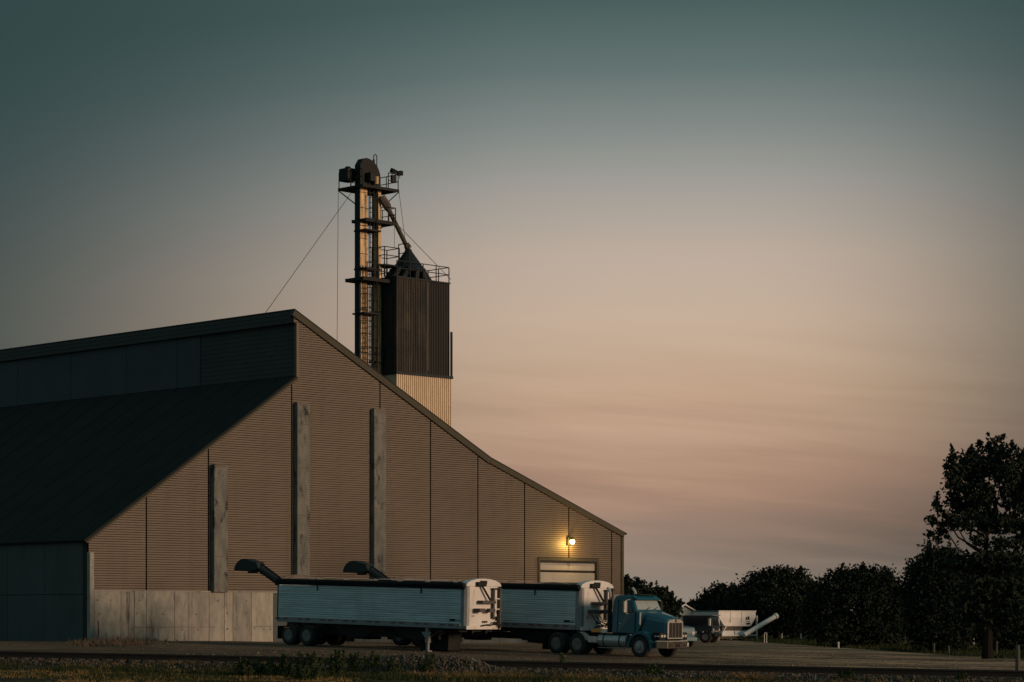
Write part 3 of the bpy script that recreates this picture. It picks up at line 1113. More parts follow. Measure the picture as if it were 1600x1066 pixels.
    MB().tube([s_top, s_mid, s_mid.lerp(c_loc, 0.12)], [0.30, 0.33, 0.22], 8).build('spout_elbow', M['seam'], T)
    sp = MB().tube([s_mid, c_loc + Vector((0, 0, -.1))], 0.165, 9)
    sp.build('discharge_spout', M['trim'], T)
    MB().tube([s_mid.lerp(c_loc, .95) + Vector((0, 0, .02)), c_loc], 0.26, 8).build('spout_collar', M['seam'], T)
    MB().tube([s_mid.lerp(c_loc, .35) + Vector((0, 0, -.1)), s_mid.lerp(c_loc, .35) + Vector((0, 0, -2.0))], 0.02, 4).build('hanging_rope', M['steel_dark'], T)
    # guy wires
    wires = [(Vector((-0.2, 0.7, Z(299))), loc(at(414, 490, 144.5))),
             (Vector((x0, y1, zp - .1)), loc(at(526.5, 560, 178.5))),
             (Vector((x1, y0, zp - .1)), loc(cone_top + Vector((-.15, 0, 0)))),
             (Vector((2.92, -0.2, Z(336))), loc(at(704.5, 437, 180)))]
    for a, b in wires:
        MB().tube([a, b], 0.022, 4).build('guy_wire', M['steel_dark'], T)


build_elevator()


# ------------------------------------------------------------------ vehicles
def ring_tyre(r, w, inner, n=28):
    return MB().lathe([(inner, -w / 2), (r - .07, -w / 2), (r - .02, -w / 2 + .03), (r, -w / 2 + .07), (r, w / 2 - .07), (r - .02, w / 2 - .03), (r - .07, w / 2), (inner, w / 2)], 'y', n, closed=True)


def wheel(parent, x, y, z=0.52, r=0.52, dual=False, side=-1, rim=None, steer=False):
    """tyre with a dished rim; outer face looks to side (-1 = right-hand side of the vehicle)"""
    w = 0.30
    t = ring_tyre(r, w, 0.30)
    if dual:
        n = len(t.v)
        t2 = ring_tyre(r, w, 0.30)
        t2.v = [(a, b - side * 0.34, c) for a, b, c in t2.v]
        t.add(t2.v, t2.f)
    o = t.build('wheel', M['rubber'], parent, smooth=False, loc=(x, y, z))
    s = side
    if dual:      # deep dish
        prof = [(0.31, s * 0.14), (0.285, s * 0.13), (0.27, -s * 0.02), (0.15, -s * 0.03), (0.14, s * 0.06), (0.10, s * 0.10), (0.01, s * 0.10)]
    else:
        prof = [(0.31, s * 0.14), (0.285, s * 0.13), (0.26, s * 0.09), (0.20, s * 0.14), (0.13, s * 0.16), (0.11, s * 0.22), (0.01, s * 0.23)]
    MB().lathe(prof, 'y', 24).build('rim', rim or (M['dull_rim'] if dual else M['rim']), o, smooth=False)
    h = MB()
    for k in range(10):
        a = 2 * math.pi * k / 10
        h.tube([(0.235 * math.cos(a), s * (0.125 if not dual else -0.01), 0.235 * math.sin(a)), (0.235 * math.cos(a), s * (0.145 if not dual else 0.0), 0.235 * math.sin(a))], 0.032, 6)
    h.build('hand_hole', M['black'], o)
    return o


def build_trailer(label, loc, L=12.6, pitch=0.027, gear=True, auger=True):
    T = thing('grain_trailer', loc, label, 'trailer', math.radians(-40), pitch, 'ribbed white hopper trailers by the shed')
    zb, zt, hw = 1.17, 3.22, 1.30
    # side walls: narrow ribs
    for sy in (-1, 1):
        mb = MB()
        n = 15
        h = (zt - zb - 0.42) / n
        for i in range(n):
            z0 = zb + 0.24 + i * h
            y = sy * hw
            d_ = sy * .06
            prof = ((z0, y - d_), (z0 + .06 * h, y), (z0 + .55 * h, y), (z0 + h, y - d_))
            for (za, ya), (zb_, yb) in zip(prof, prof[1:]):
                mb.add([(-L + .05, ya, za), (-0.30, ya, za), (-0.30, yb, zb_), (-L + .05, yb, zb_)], [(0, 1, 2, 3)])
        mb.build('side_wall', M['alu'], T)
        MB().box(-L, -0.28, sy * (hw + .02) - .03, sy * (hw + .02) + .03, zb, zb + .235).build('bottom_rail', M['rail_alu'], T)
        MB().box(-L, -0.05, sy * (hw + .01) - .04, sy * (hw + .01) + .04, zt - .17, zt).build('top_rail', M['tarp'], T)
        # curved corner post at the nose
        c = MB()
        pts = [(-0.30, sy * hw), (-0.12, sy * (hw - .03)), (-0.02, sy * (hw - .14)), (0.0, sy * (hw - .30)), (-0.06, sy * (hw - .30)), (-0.30, sy * (hw - .06))]
        c.prism(pts, 'z', zb, zt - .02)
        c.build('corner_post', M['rail_alu'], T)
    MB().tube([(-L - .05, -hw - .05, zt + .03), (-0.05, -hw - .05, zt + .03)], 0.11, 8).build('rolled_tarp', M['tarp'], T)
    # reflector strips on the near bottom rail
    for i in range(8):
        x = -0.85 - i * (L - 1.4) / 7
        for dx in (0, 0.55):
            MB().box(x - dx - .17, x - dx + .17, -hw - .056, -hw - .051, zb + .135, zb + .20).build('reflector', M['red_tape'], T)
    # small tarp clips and a maker's plate with its unreadable lettering
    for x in (-2.8, -9.8):
        MB().box(x - .03, x + .03, -hw - .09, -hw - .05, zt - .42, zt - .12).build('tarp_clip', M['black'], T)
    MB().box(-0.98, -0.62, -hw - .02, -hw - .004, zb + .36, zb + .45).build('name_plate', M['black'], T)
    for i, x in enumerate((-.52, -.44, -.38)):
        MB().box(x - .02, x + .02, -hw - .02, -hw - .004, zb + .36, zb + .36 + (.05, .03, .06)[i]).build('plate_mark', M['black'], T)
    # nose wall with a domed cap
    MB().box(-0.06, 0.0, -hw + .30, hw - .30, zb, zt - .02).build('nose_wall', M['nose'], T)
    cap = [(-hw + .02, zt - .02), (hw - .02, zt - .02)]
    for k in range(9):
        a = math.pi * k / 8
        cap.append(((hw - .02) * math.cos(a), zt + 0.04 + 0.32 * math.sin(a)))
    MB().prism(cap, 'x', -0.35, 0.03).build('nose_cap', M['nose'], T, bevel=.03)
    MB().prism(cap, 'x', -L, -L + .1).build('tail_cap', M['seam'], T)
    MB().box(-L, -L + .06, -hw, hw, zb, zt - .03).build('tail_wall', M['alu'], T)
    MB().box(0.005, 0.06, -hw + .04, hw - .04, zb - .02, zb + .16).build('nose_sill', M['nose'], T)
    # tubes, steps, boxes and hoses on the nose
    for y in (0.62, 1.10):
        MB().bar((0.10, y, zb + .5 if y < 1 else zb), (0.10, y, zt - .1), 0.11).build('nose_tube', M['nose_steel'], T)
    MB().bar((0.10, 0.5, zt - .12), (0.10, 1.25, zt - .12), 0.07).build('nose_bracket', M['steel_dark'], T)
    MB().box(0.03, 0.34, -0.45, 0.55, zb + 1.22, zb + 1.36).build('step', M['nose_steel'], T)
    MB().box(0.03, 0.40, -0.72, -0.30, zb + .80, zb + .98).build('step', M['nose_steel'], T)
    MB().box(0.03, 0.40, 0.02, 0.42, zb + .80, zb + .98).build('step', M['nose_steel'], T)
    MB().box(0.03, 0.22, -0.30, 0.02, zb + .93, zb + .98).build('step_plate', M['white'], T)
    MB().box(0.03, 0.22, 0.42, 0.95, zb + .93, zb + .98).build('step_plate', M['white'], T)
    MB().bar((0.12, 0.62, zb + 1.45), (0.12, 1.12, zb + 1.45), 0.05).build('nose_bracket', M['white'], T)
    arm = MB().tube([(0.12, -0.30, zt + .05), (0.16, -0.06, zt - .25), (0.2, 0.42, zb + 1.22)], 0.05, 6)
    arm.build('tarp_arm', M['steel_dark'], T)
    MB().box(0.04, 0.2, -0.62, 0.02, zt - .02, zt + .20).build('arm_motor', M['black'], T, bevel=.04)
    MB().box(0.04, 0.1, -0.30, 0.14, zt + .10, zt + .26).build('vent', M['black'], T)
    for y, z, w, h in ((0.75, .52, .10, .12), (0.98, .5, .16, .2), (0.98, .26, .2, .16), (0.78, .26, .1, .14), (1.05, .82, .12, .14), (0.15, .34, .08, .08), (-0.02, .34, .08, .08)):
        MB().box(0.03, 0.12, y - w / 2, y + w / 2, zb + z - h / 2, zb + z + h / 2).build('air_fitting', M['black'], T)
    MB().tube([(0.1, -.25, zb + .14), (.16, .1, zb + .2), (.16, .45, zb + .18), (.12, .7, zb + .34)], 0.035, 5).build('air_hose', M['black'], T)
    MB().tube([(0.1, .9, zb + .2), (.2, 1.0, zb + .1), (.12, 1.15, zb + .25)], 0.03, 5).build('air_hose', M['black'], T)
    MB().bar((0.05, -.86, zb + .62), (.05, -.70, zb + .62), 0.03).build('grab_handle', M['black'], T)
    # hoop bows over the open top
    for i in range(7):
        x = -0.9 - i * (L - 1.6) / 6
        pts = []
        for k in range(9):
            a = math.pi * k / 8
            pts.append((x + 0.12 * math.sin(2 * a), hw * math.cos(a), zt + 0.23 * math.sin(a)))
        MB().tube(pts, 0.016, 5).build('roof_bow', M['rail_alu'], T)
    # hoppers under the floor
    for xc in (-3.4, -7.6):
        top, bot = 1.75, 0.42
        for sx in (-1, 1):
            pl = [(xc + sx * top, zb), (xc + sx * bot, 0.55), (xc + sx * (bot - .04), 0.55), (xc + sx * (top - .06), zb)]
            MB().prism(pl, 'y', -0.95, 0.95).build('hopper', M['rail_alu'], T)
        for sy in (-1, 1):
            pl = [(xc - top, zb), (xc + top, zb), (xc + bot, 0.55), (xc - bot, 0.55)]
            MB().prism(pl, 'y', sy * 0.95 - .02, sy * 0.95 + .02).build('hopper', M['steel_dark'], T)
        MB().box(xc - .5, xc + .5, -0.5, 0.5, 0.44, 0.56).build('hopper_gate', M['steel_dark'], T)
    f = MB()
    for y in (-0.5, 0.5):
        f.box(-L + .2, -0.2, y - .06, y + .06, zb - .22, zb - .005)
    for x in (-0.5, -1.5, -5.5, -10.0, -11.0, -12.0):
        f.box(x - .06, x + .06, -1.2, 1.2, zb - .16, zb - .01)
    for y in (-.62, .62):
        f.box(-L + 2.4, -2.2, y - .08, y + .08, 0.60, 0.88)
    f.build('frame', M['steel_dark'], T)
    # tandem at the tail
    for x in (-L + 0.65, -L + 1.95):
        for sy in (-1, 1):
            wheel(T, x, sy * 1.08, dual=True, side=sy)
        MB().tube([(x, -.9, .52), (x, .9, .52)], 0.08, 8).build('axle', M['steel_dark'], T)
    MB().box(-L + .2, -L + 2.6, -0.6, 0.6, .6, zb - .2).build('bogie', M['steel_dark'], T)
    for sy in (-1, 1):
        MB().box(-L + 2.72, -L + 2.75, sy * 1.15 - .3, sy * 1.15 + .3, .22, zb - .02).build('mud_flap', M['black'], T)
        MB().box(-L - .04, -L - .02, sy * 1.0 - .3, sy * 1.0 + .3, .3, .95).build('mud_flap', M['black'], T)
    MB().box(-L + .42, -L + .78, -1.28, -1.26, .86, .90).build('reflector', M['orange'], T)
    MB().tube([(-L + 2.8, 1.3, 0.92), (-L + 2.8, 1.3, 0.72)], 0.05, 6).build('marker_lamp', M['orange'], T)
    if gear:
        for sy in (-1, 1):
            m = MB().box(-2.62, -2.42, sy * 1.12 - .09, sy * 1.12 + .09, .42, zb - .005)
            m.box(-2.58, -2.46, sy * 1.12 - .06, sy * 1.12 + .06, .06, .45)
            m.box(-2.68, -2.36, sy * 1.12 - .14, sy * 1.12 + .14, 0.0, .06)
            m.build('landing_leg', M['rail_alu'] if sy < 0 else M['steel_dark'], T)
        MB().bar((-2.52, -1.1, .75), (-2.52, 1.1, .75), .07).build('leg_brace', M['steel_dark'], T)
        MB().prism([(-2.85, zb - .22), (-2.2, zb - .22), (-2.45, zb - .5), (-2.6, zb - .5)], 'y', -1.24, -1.2).build('leg_gusset', M['rail_alu'], T)
    if auger:
        ay = -0.95
        a, b = Vector((-L - .05, ay, 3.05)), Vector((-L - 2.05, ay, 4.02))
        MB().tube([a, b], 0.21, 12).build('discharge_auger', M['auger'], T)
        for t in (.15, .7):
            p = a.lerp(b, t)
            MB().tube([p, p + (b - a).normalized() * .08], 0.24, 12).build('auger_band', M['auger'], T)
        MB().bar(a + Vector((0, 0, .24)), a.lerp(b, .8) + Vector((0, 0, .26)), .06).build('auger_lift', M['steel_dark'], T)
        # bent hood: half round seen from the side
        cx_, cz_ = -L - 2.62, 3.70
        pr = [(-L - 1.75, 4.16)]
        for k in range(11):
            a_ = math.radians(62 + 118 * k / 10)
            pr.append((cx_ + 0.78 * math.cos(a_), cz_ + 0.64 * math.sin(a_)))
        pr += [(cx_ + .25, cz_ - .02), (cx_ + .25, cz_ - .12), (cx_ + .42, cz_ - .08), (-L - 1.55, 3.84)]
        MB().prism(pr, 'y', ay - .3, ay + .3).build('auger_hood', M['auger'], T, bevel=.08)
        MB().tube([(-L - .2, ay, 1.2), (-L - .2, ay, 3.2)], 0.18, 10).build('auger_riser', M['auger'], T)
    return T


def gz(x, y, dz=0.0):
    return (x, y, g0(x, y) + dz - 0.02)


build_trailer('ribbed white hopper trailer standing alone nearest the tracks, nose on landing legs', gz(-1.42, 116.5, 0.01))
build_trailer('ribbed white hopper trailer coupled behind the teal truck, partly hidden', gz(4.08, 118.4, 0.03), gear=False)

# dark steel box standing under the nearer trailer's nose
def build_box():
    p = on_ground(688, 118.6)
    T = thing('steel_bin', p, 'low dark steel bin on the dirt under the nearer trailer nose', 'bin', math.radians(-40))
    MB().prism([(-0.9, 0.02), (0.9, 0.02), (0.98, 0.98), (-0.98, 0.98)], 'y', -0.45, 0.45).build('body', M['black'], T, bevel=.03)
    MB().box(-1.02, 1.02, -.5, .5, 0.98, 1.04).build('rim', M['wood'], T)


build_box()


def build_truck():
    O = gz(6.77, 115.8)
    T = thing('semi_truck', O, 'teal conventional semi truck with chrome grille pulling the rear grain trailer', 'truck', math.radians(-40), 0.027)
    # cab shell: side outline swept across, narrower towards the roof
    prof = [(-1.78, 1.10), (-1.80, 1.9), (-1.78, 2.72), (-1.70, 2.86), (-1.5, 2.93), (-0.95, 2.95), (-0.72, 2.88), (-0.62, 2.78), (-0.34, 2.20), (-0.10, 2.14), (-0.10, 1.55), (-0.35, 1.10)]

    def hw(z):
        return 1.05 - 0.13 * max(0, z - 2.1) / 0.8

    rings = []
    for t in (-1, -0.93, 0.93, 1):
        ins = 0.05 if abs(t) == 1 else 0.0
        cx, cz = -0.95, 2.0
        rings.append([(cx + (x - cx) * (1 - ins * .7), t * hw(z), cz + (z - cz) * (1 - ins * .7)) for x, z in prof])
    MB().loft(rings).build('cab', M['teal'], T)
    # hood
    rings = []
    for x, w, zt_, zb_, r in ((-0.12, 0.90, 2.19, 1.15, .30), (0.25, 0.85, 2.13, 1.12, .32), (0.75, 0.74, 2.01, 1.05, .30), (1.05, 0.66, 1.91, 1.0, .24), (1.15, 0.60, 1.84, 1.0, .18)):
        ring = [(x, -w, zb_)]
        ring.append((x, -w, zt_ - r))
        ring.append((x, -w + r * .25, zt_ - r * .35))
        ring.append((x, -w + r * .8, zt_ - .03))
        ring.append((x, 0, zt_ + .015))
        ring.append((x, w - r * .8, zt_ - .03))
        ring.append((x, w - r * .25, zt_ - r * .35))
        ring.append((x, w, zt_ - r))
        ring.append((x, w, zb_))
        rings.append(ring)
    MB().loft(rings).build('hood', M['teal'], T, smooth=False, bevel=.015)
    MB().bar((-.06, -0.93, 1.5), (0.10, -0.90, 2.0), 0.03).build('hood_latch', M['black'], T)
    # fenders: arch over each front wheel
    for sy in (-1, 1):
        pr = []
        for k in range(13):
            a = math.radians(-8 + 196 * k / 12)
            pr.append((0.74 * math.cos(a) + 0.02, 0.56 + 0.72 * math.sin(a)))
        for k in range(12, -1, -1):
            a = math.radians(-8 + 196 * k / 12)
            pr.append((0.62 * math.cos(a), 0.54 + 0.61 * math.sin(a)))
        n = len(pr) // 2
        mb = MB()
        rings = [[(x, sy * 0.60, z) for x, z in pr], [(x, sy * 1.12, z) for x, z in pr], [(x * .97, sy * 1.22, z - .04) for x, z in pr]]
        mb.loft(rings, caps=False)
        # closing strips of the two open ends between the arcs
        for rr in (0, 2):
            base = rr * len(pr)
            for k in range(n - 1):
                mb.f.append([base + k, base + k + 1, base + len(pr) - 2 - k, base + len(pr) - 1 - k])
                mb.m.append(0)
        mb.build('fender', M['teal'], T)
        # headlamp pod
        MB().box(0.66, 1.12, min(sy * 0.62, sy * 1.10), max(sy * 0.62, sy * 1.10), 0.86, 1.22).build('headlamp_pod', M['black'], T, bevel=.03)
        for dy in (0.74, 0.95):
            MB().box(1.115, 1.14, sy * dy - .075, sy * dy + .075, 1.0, 1.11).build('headlight', M['lens'], T)
    MB().box(0.82, 0.95, -1.13, -1.10, 1.02, 1.07).build('headlight', M['lens'], T)
    MB().box(0.98, 1.08, -1.13, -1.10, 1.02, 1.07).build('headlight', M['lens'], T)
    # grille
    gx = 1.17
    gr = MB()
    sh = [(-0.60, 0.92), (0.60, 0.92), (0.60, 1.72), (0.45, 1.83), (0.0, 1.86), (-0.45, 1.83), (-0.60, 1.72)]
    gr.prism(sh, 'x', gx - .02, gx + .05)
    go = gr.build('grille', M['chrome'], T, bevel=.01)
    for i in range(4):
        y = -0.39 + i * 0.26
        MB().box(gx + .05, gx + .058, y - .116, y + .116, 0.98, 1.68).build('grille_screen', M['grille'], go)
    MB().box(gx + .05, gx + .07, -.05, .05, 1.70, 1.88).build('badge', M['red_tape'], go)
    # bumper, swept at both ends
    pl = [(1.36, -0.78), (1.36, 0.78), (1.02, 1.20), (0.94, 1.20), (1.26, 0.74), (1.26, -0.74), (0.94, -1.20), (1.02, -1.20)]
    bo = MB().prism(pl, 'z', 0.47, 0.80).build('bumper', M['bumper'], T, bevel=.02)
    MB().prism([(x * 1.0 + .01, y * 1.005) for x, y in pl], 'z', 0.80, 0.84).build('bumper_lip', M['chrome'], bo)
    MB().box(1.362, 1.375, -0.16, 0.18, 0.53, 0.70).build('licence_plate', M['black'], bo)
    MB().box(1.362, 1.37, -0.30, 0.30, 0.75, 0.80).build('bumper_slot', M['black'], bo)
    for y in (-.62, .55):
        MB().tube([(1.362, y, .62), (1.375, y, .62)], .05, 8).build('tow_hole', M['black'], bo)
    MB().box(1.2, 1.24, .96, 1.06, .55, .74).build('fog_lamp', M['lens'], bo)
    # windscreen: two flat panes with a split, proud of the shell
    def pane(y0, y1):
        a, b = (-0.375, 2.26), (-0.625, 2.76)
        mb = MB()
        n = (0.022, 0.012)
        vs = [(a[0] + n[0], y0 * .93, a[1] + n[1]), (a[0] + n[0], y1 * .93, a[1] + n[1]), (b[0] + n[0], y1 * .86, b[1] + n[1]), (b[0] + n[0], y0 * .86, b[1] + n[1])]
        vs2 = [(x - .03, y, z - .012) for x, y, z in vs]
        mb.add(vs + vs2, [(0, 1, 2, 3), (7, 6, 5, 4), (0, 4, 5, 1), (1, 5, 6, 2), (2, 6, 7, 3), (3, 7, 4, 0)])
        return mb.build('windscreen', M['wind'], T)
    pane(-0.98, -0.008)
    pane(0.008, 0.98)
    for y in (-.25, .35):
        MB().bar((-0.33, y, 2.27), (-0.43, y + .45, 2.40), 0.025).build('wiper', M['black'], T)
    MB().prism([(-0.62, 2.80), (-0.38, 2.72), (-0.36, 2.76), (-0.70, 2.93)], 'y', -0.93, 0.93).build('sun_visor', M['teal'], T)
    for k in range(5):
        y = -.6 + .3 * k
        MB().box(-.98, -.84, y - .06, y + .06, 2.945, 3.0).build('roof_lamp', M['steel_dark'], T)
    MB().box(-1.2, -.62, -.5, .8, 2.955, 2.985).build('roof_plate', M['steel_dark'], T)
    # doors with windows, both sides
    for sy in (-1, 1):
        y = sy * 1.055
        pr = [(-1.42, 1.15), (-0.40, 1.15), (-0.40, 2.16), (-0.66, 2.70), (-1.42, 2.70)]
        ds = MB()
        vs = []
        for off in (0.0, 0.018):
            vs += [(x, sy * (hw(z) + .004 + off), z) for x, z in pr]
        n = len(pr)
        ds.add(vs, [tuple(range(n)), tuple(range(n, 2 * n))[::-1]] + [(i, (i + 1) % n, (i + 1) % n + n, i + n) for i in range(n)])
        do = ds.build('door', M['teal'], T)
        pr = [(-1.36, 2.16), (-0.92, 2.16), (-0.92, 2.62), (-1.36, 2.62)]
        for q in (pr, [(-0.86, 2.10), (-0.50, 2.14), (-0.72, 2.62), (-0.86, 2.62)]):
            w = MB()
            vs = []
            for off in (0.02, 0.030):
                vs += [(x, sy * (hw(z) + .004 + off), z) for x, z in q]
            w.add(vs, [(0, 1, 2, 3), (7, 6, 5, 4), (0, 1, 5, 4), (1, 2, 6, 5), (2, 3, 7, 6), (3, 0, 4, 7)])
            w.build('window', M['glass'], do)
        MB().box(-1.34, -1.2, y - .02 if sy < 0 else y, y if sy < 0 else y + .02, 1.56, 1.60).build('handle', M['chrome'], do, loc=(0, sy * .02, 0))
        sm_ = MB()
        for p_, q_ in (((-1.45, 1.14), (-1.45, 2.72)), ((-0.375, 1.14), (-0.375, 2.17)), ((-1.45, 1.135), (-.375, 1.135))):
            sm_.bar((p_[0], sy * (hw(p_[1]) + .012), p_[1]), (q_[0], sy * (hw(q_[1]) + .012), q_[1]), .03)
        sm_.build('door_seal', M['black'], do)
        # tall mirror on brackets
        my = sy * 1.42
        MB().box(-0.78, -0.66, my - .10, my + .10, 2.12, 2.66).build('mirror', M['chrome'] if sy < 0 else M['steel_dark'], T, bevel=.02)
        br = MB().bar((-0.72, sy * 1.06, 2.75), (-0.72, my, 2.68), .03)
        br.bar((-0.72, sy * 1.06, 2.02), (-0.72, my, 2.12), .03)
        br.build('mirror_bracket', M['chrome'], T)
        # fuel tank and step
        ty = sy * 0.93
        MB().tube([(-2.52, ty, .76), (-2.50, ty, .76), (-0.86, ty, .76), (-0.84, ty, .76)], [.28, .31, .31, .28], 20).build('fuel_tank', M['tank'], T)
        for x in (-2.15, -1.20):
            MB().tube([(x - .03, ty, .76), (x + .03, ty, .76)], .322, 20).build('tank_strap', M['steel_dark'], T)
        MB().box(-2.45, -0.9, ty + sy * .18 - .12, ty + sy * .18 + .12, 0.39, .43).build('step', M['rail_alu'], T)
        MB().box(-2.4, -0.95, ty + sy * .10 - .12, ty + sy * .10 + .12, 1.07, 1.10).build('step', M['steel_dark'], T)
        # exhaust stack behind the cab
        sx, syy = -1.95, sy * 1.0
        MB().tube([(sx, syy, 1.15), (sx, syy, 2.72)], .105, 12).build('exhaust_stack', M['steel_dark'], T)
        tp = MB().tube([(sx, syy, 2.72), (sx, syy, 3.02), (sx - .05, syy, 3.14), (sx - .18, syy, 3.27)], .068, 10)
        tp.build('exhaust_tip', M['chrome'], T)
        # quarter fender ahead of the drive wheels
        q = MB()
        pts = []
        for k in range(5):
            a = math.radians(20 + 70 * k / 4)
            pts.append((-3.75 + .60 * math.cos(a), .52 + .60 * math.sin(a)))
        pts += [(-3.75 + .57 * math.cos(math.radians(20 + 70 * k / 4)), .52 + .57 * math.sin(math.radians(20 + 70 * k / 4))) for k in range(4, -1, -1)]
        rr = [[(x, sy * .80, z) for x, z in pts], [(x, sy * 1.24, z) for x, z in pts]]
        q.loft(rr, caps=False)
        q.build('quarter_fender', M['chrome'], T)
    # chassis, fifth wheel, battery box, hoses
    c = MB()
    for y in (-.43, .43):
        c.box(-5.9, 0.95, y - .05, y + .05, .62, .88)
    for x in (-5.8, -4.4, -2.6, -1.0, .8):
        c.box(x - .06, x + .06, -.5, .5, .64, .86)
    c.box(-.6, .9, -.4, .4, .45, 1.1)
    c.build('chassis', M['steel_dark'], T)
    MB().box(-4.9, -4.0, -.45, .45, .90, 1.05).build('fifth_wheel', M['steel_dark'], T)
    MB().box(-2.95, -2.35, -1.16, -.62, 1.12, 1.28).build('amber_box', M['orange'], T, bevel=.02)
    MB().box(-2.34, -2.0, -1.16, -.62, 1.12, 1.27).build('deck_plate', M['white'], T)
    MB().box(-3.15, -2.6, -1.15, -.7, .62, .92).build('battery_box', M['chrome'], T, bevel=.02)
    for i, (y, c_) in enumerate(((-.35, M['black']), (-.1, M['black']), (.2, M['orange']))):
        pts = [(-1.85, y, 1.75), (-2.2, y - .1, 1.45), (-2.75, y + .1, 1.35 + .1 * i), (-3.3, y, 1.65), (-3.62, y + .15, 1.9)]
        MB().tube(pts, .03, 5).build('air_hose', c_, T)
    # wheels
    for sy in (-1, 1):
        wheel(T, 0, sy * 1.05, side=sy)
        for x in (-3.75, -5.05):
            wheel(T, x, sy * 1.08, dual=True, side=sy)
        MB().box(-5.75, -5.72, sy * 1.1 - .3, sy * 1.1 + .3, .2, .95).build('mud_flap', M['black'], T)
    MB().tube([(0, -.95, .5), (0, .95, .5)], .07, 8).build('axle', M['steel_dark'], T)
    for x in (-3.75, -5.05):
        MB().tube([(x, -.9, .52), (x, .9, .52)], .1, 8).build('axle', M['steel_dark'], T)


build_truck()


# ------------------------------------------------------------------ vehicles and shed beyond
def build_tender():
    Y = 207.0
    p = on_ground(1123, Y)
    T = thing('fertiliser_tender', p, 'white twin hopper tender on steel legs with a raised auger by the dark trees', 'tender', math.radians(45))
    H = lambda v: (1000 - v) / FPX * Y                     # height above ground by pixel
    Lx, Wy = 4.95, 2.9
    z1, z0, zc_ = H(954), H(978), H(984)
    # box with sloped lower sides: near face x along right, y back-left
    def ringz(z, ix, iy):
        return [(ix, iy, z), (Lx - ix * .6, iy, z), (Lx - ix * .6, Wy - iy, z), (ix, Wy - iy, z)]
    MB().loft([ringz(z1, 0, 0), ringz(z1 - .55, 0, 0), ringz(z0, .9, .10)]).build('hopper', M['white'], T)
    MB().box(-.04, Lx + .04, -.05, .02, z1 - .06, z1 + .04).build('hopper_rim', M['white_steel'], T)
    MB().box(-.04, .02, .02, Wy, z1 - .06, z1 + .04).build('hopper_rim', M['pale_blue'], T)  # left rim coloured blue for the shaded side of the box
    for x in (1.55, 3.05):
        MB().box(x - .02, x + .02, -.03, .02, z0 + .3, z1 - .06).build('hopper_rib', M['white_steel'], T)
    for a in (0.85, 2.55):
        MB().loft([[(a - .1, .25, H(985)), (a + 1.5, .25, H(985)), (a + 1.5, 2.4, H(985)), (a - .1, 2.4, H(985))],
                   [(a - .4 + .15, .05, H(993)), (a + 1.25, .05, H(993)), (a + 1.25, 2.2, H(993)), (a - .25, 2.2, H(993))]]).build('chute', M['white'], T)
    MB().box(1.0, 3.7, .45, 2.4, H(985), z0 + .01).build('shadow_neck', M['seam'], T)  # dark brown colour stands in for the shadow gap above the chutes
    fr = MB()
    fr.bar((-.2, -.05, H(992.3)), (Lx + .1, -.05, H(992.3)), .13)
    fr.bar((-.2, Wy, H(992.3)), (Lx + .1, Wy, H(992.3)), .13)
    fr.build('frame', M['white_steel'], T)
    for x, y in ((-.2, -.05), (Lx + .08, -.05), (-.2, Wy), (Lx + .08, Wy)):
        MB().bar((x, y, 0), (x, y, z1 - .4 if x > 0 else H(980)), .12).build('leg', M['white_steel'], T)
    MB().bar((.25, -.03, H(992)), (1.0, -.03, H(977)), .09).build('strut', M['white_steel'], T)
    MB().box(0.2, Lx - .2, .1, .25, .12, H(993.5) - .02).build('skirt', M['trim'], T)
    ld = MB()
    for x in (-.55, -.18):
        ld.bar((x, -.2, 0), (x, -.2, H(964)), .05)
    for k in range(7):
        ld.bar((-.55, -.2, .2 + k * .28), (-.18, -.2, .2 + k * .28), .04)
    ld.build('ladder', M['rail_alu'], T)
    a, b = Vector((2.75, -.5, H(992))), Vector((6.45, -.9, H(963)))
    au = MB().tube([a, b], .20, 12).build('auger', M['white'], T)
    MB().tube([b, b + (b - a).normalized() * .25], .26, 10).build('auger_mouth', M['white_steel'], au)
    MB().bar((4.4, -.3, H(986)), (4.63, -.05, H(980)), .07).build('auger_prop', M['white_steel'], T)
    for x0, x1, z_0, z_1 in ((3.62, 3.78, H(963.5), H(968)), (3.86, 4.08, H(962.5), H(968)), (3.62, 4.15, H(970.2), H(970.9)), (3.75, 4.2, H(972.5), H(975))):
        MB().box(x0, x1, -.012, -.003, z_0, z_1).build('emblem', M['black'], T)
    for y in (.5, 2.2):
        for x in (.9, 3.4):
            ring_tyre(.36, .26, .1, 16).build('wheel', M['rubber'], T, loc=(x, y, .36))


build_tender()


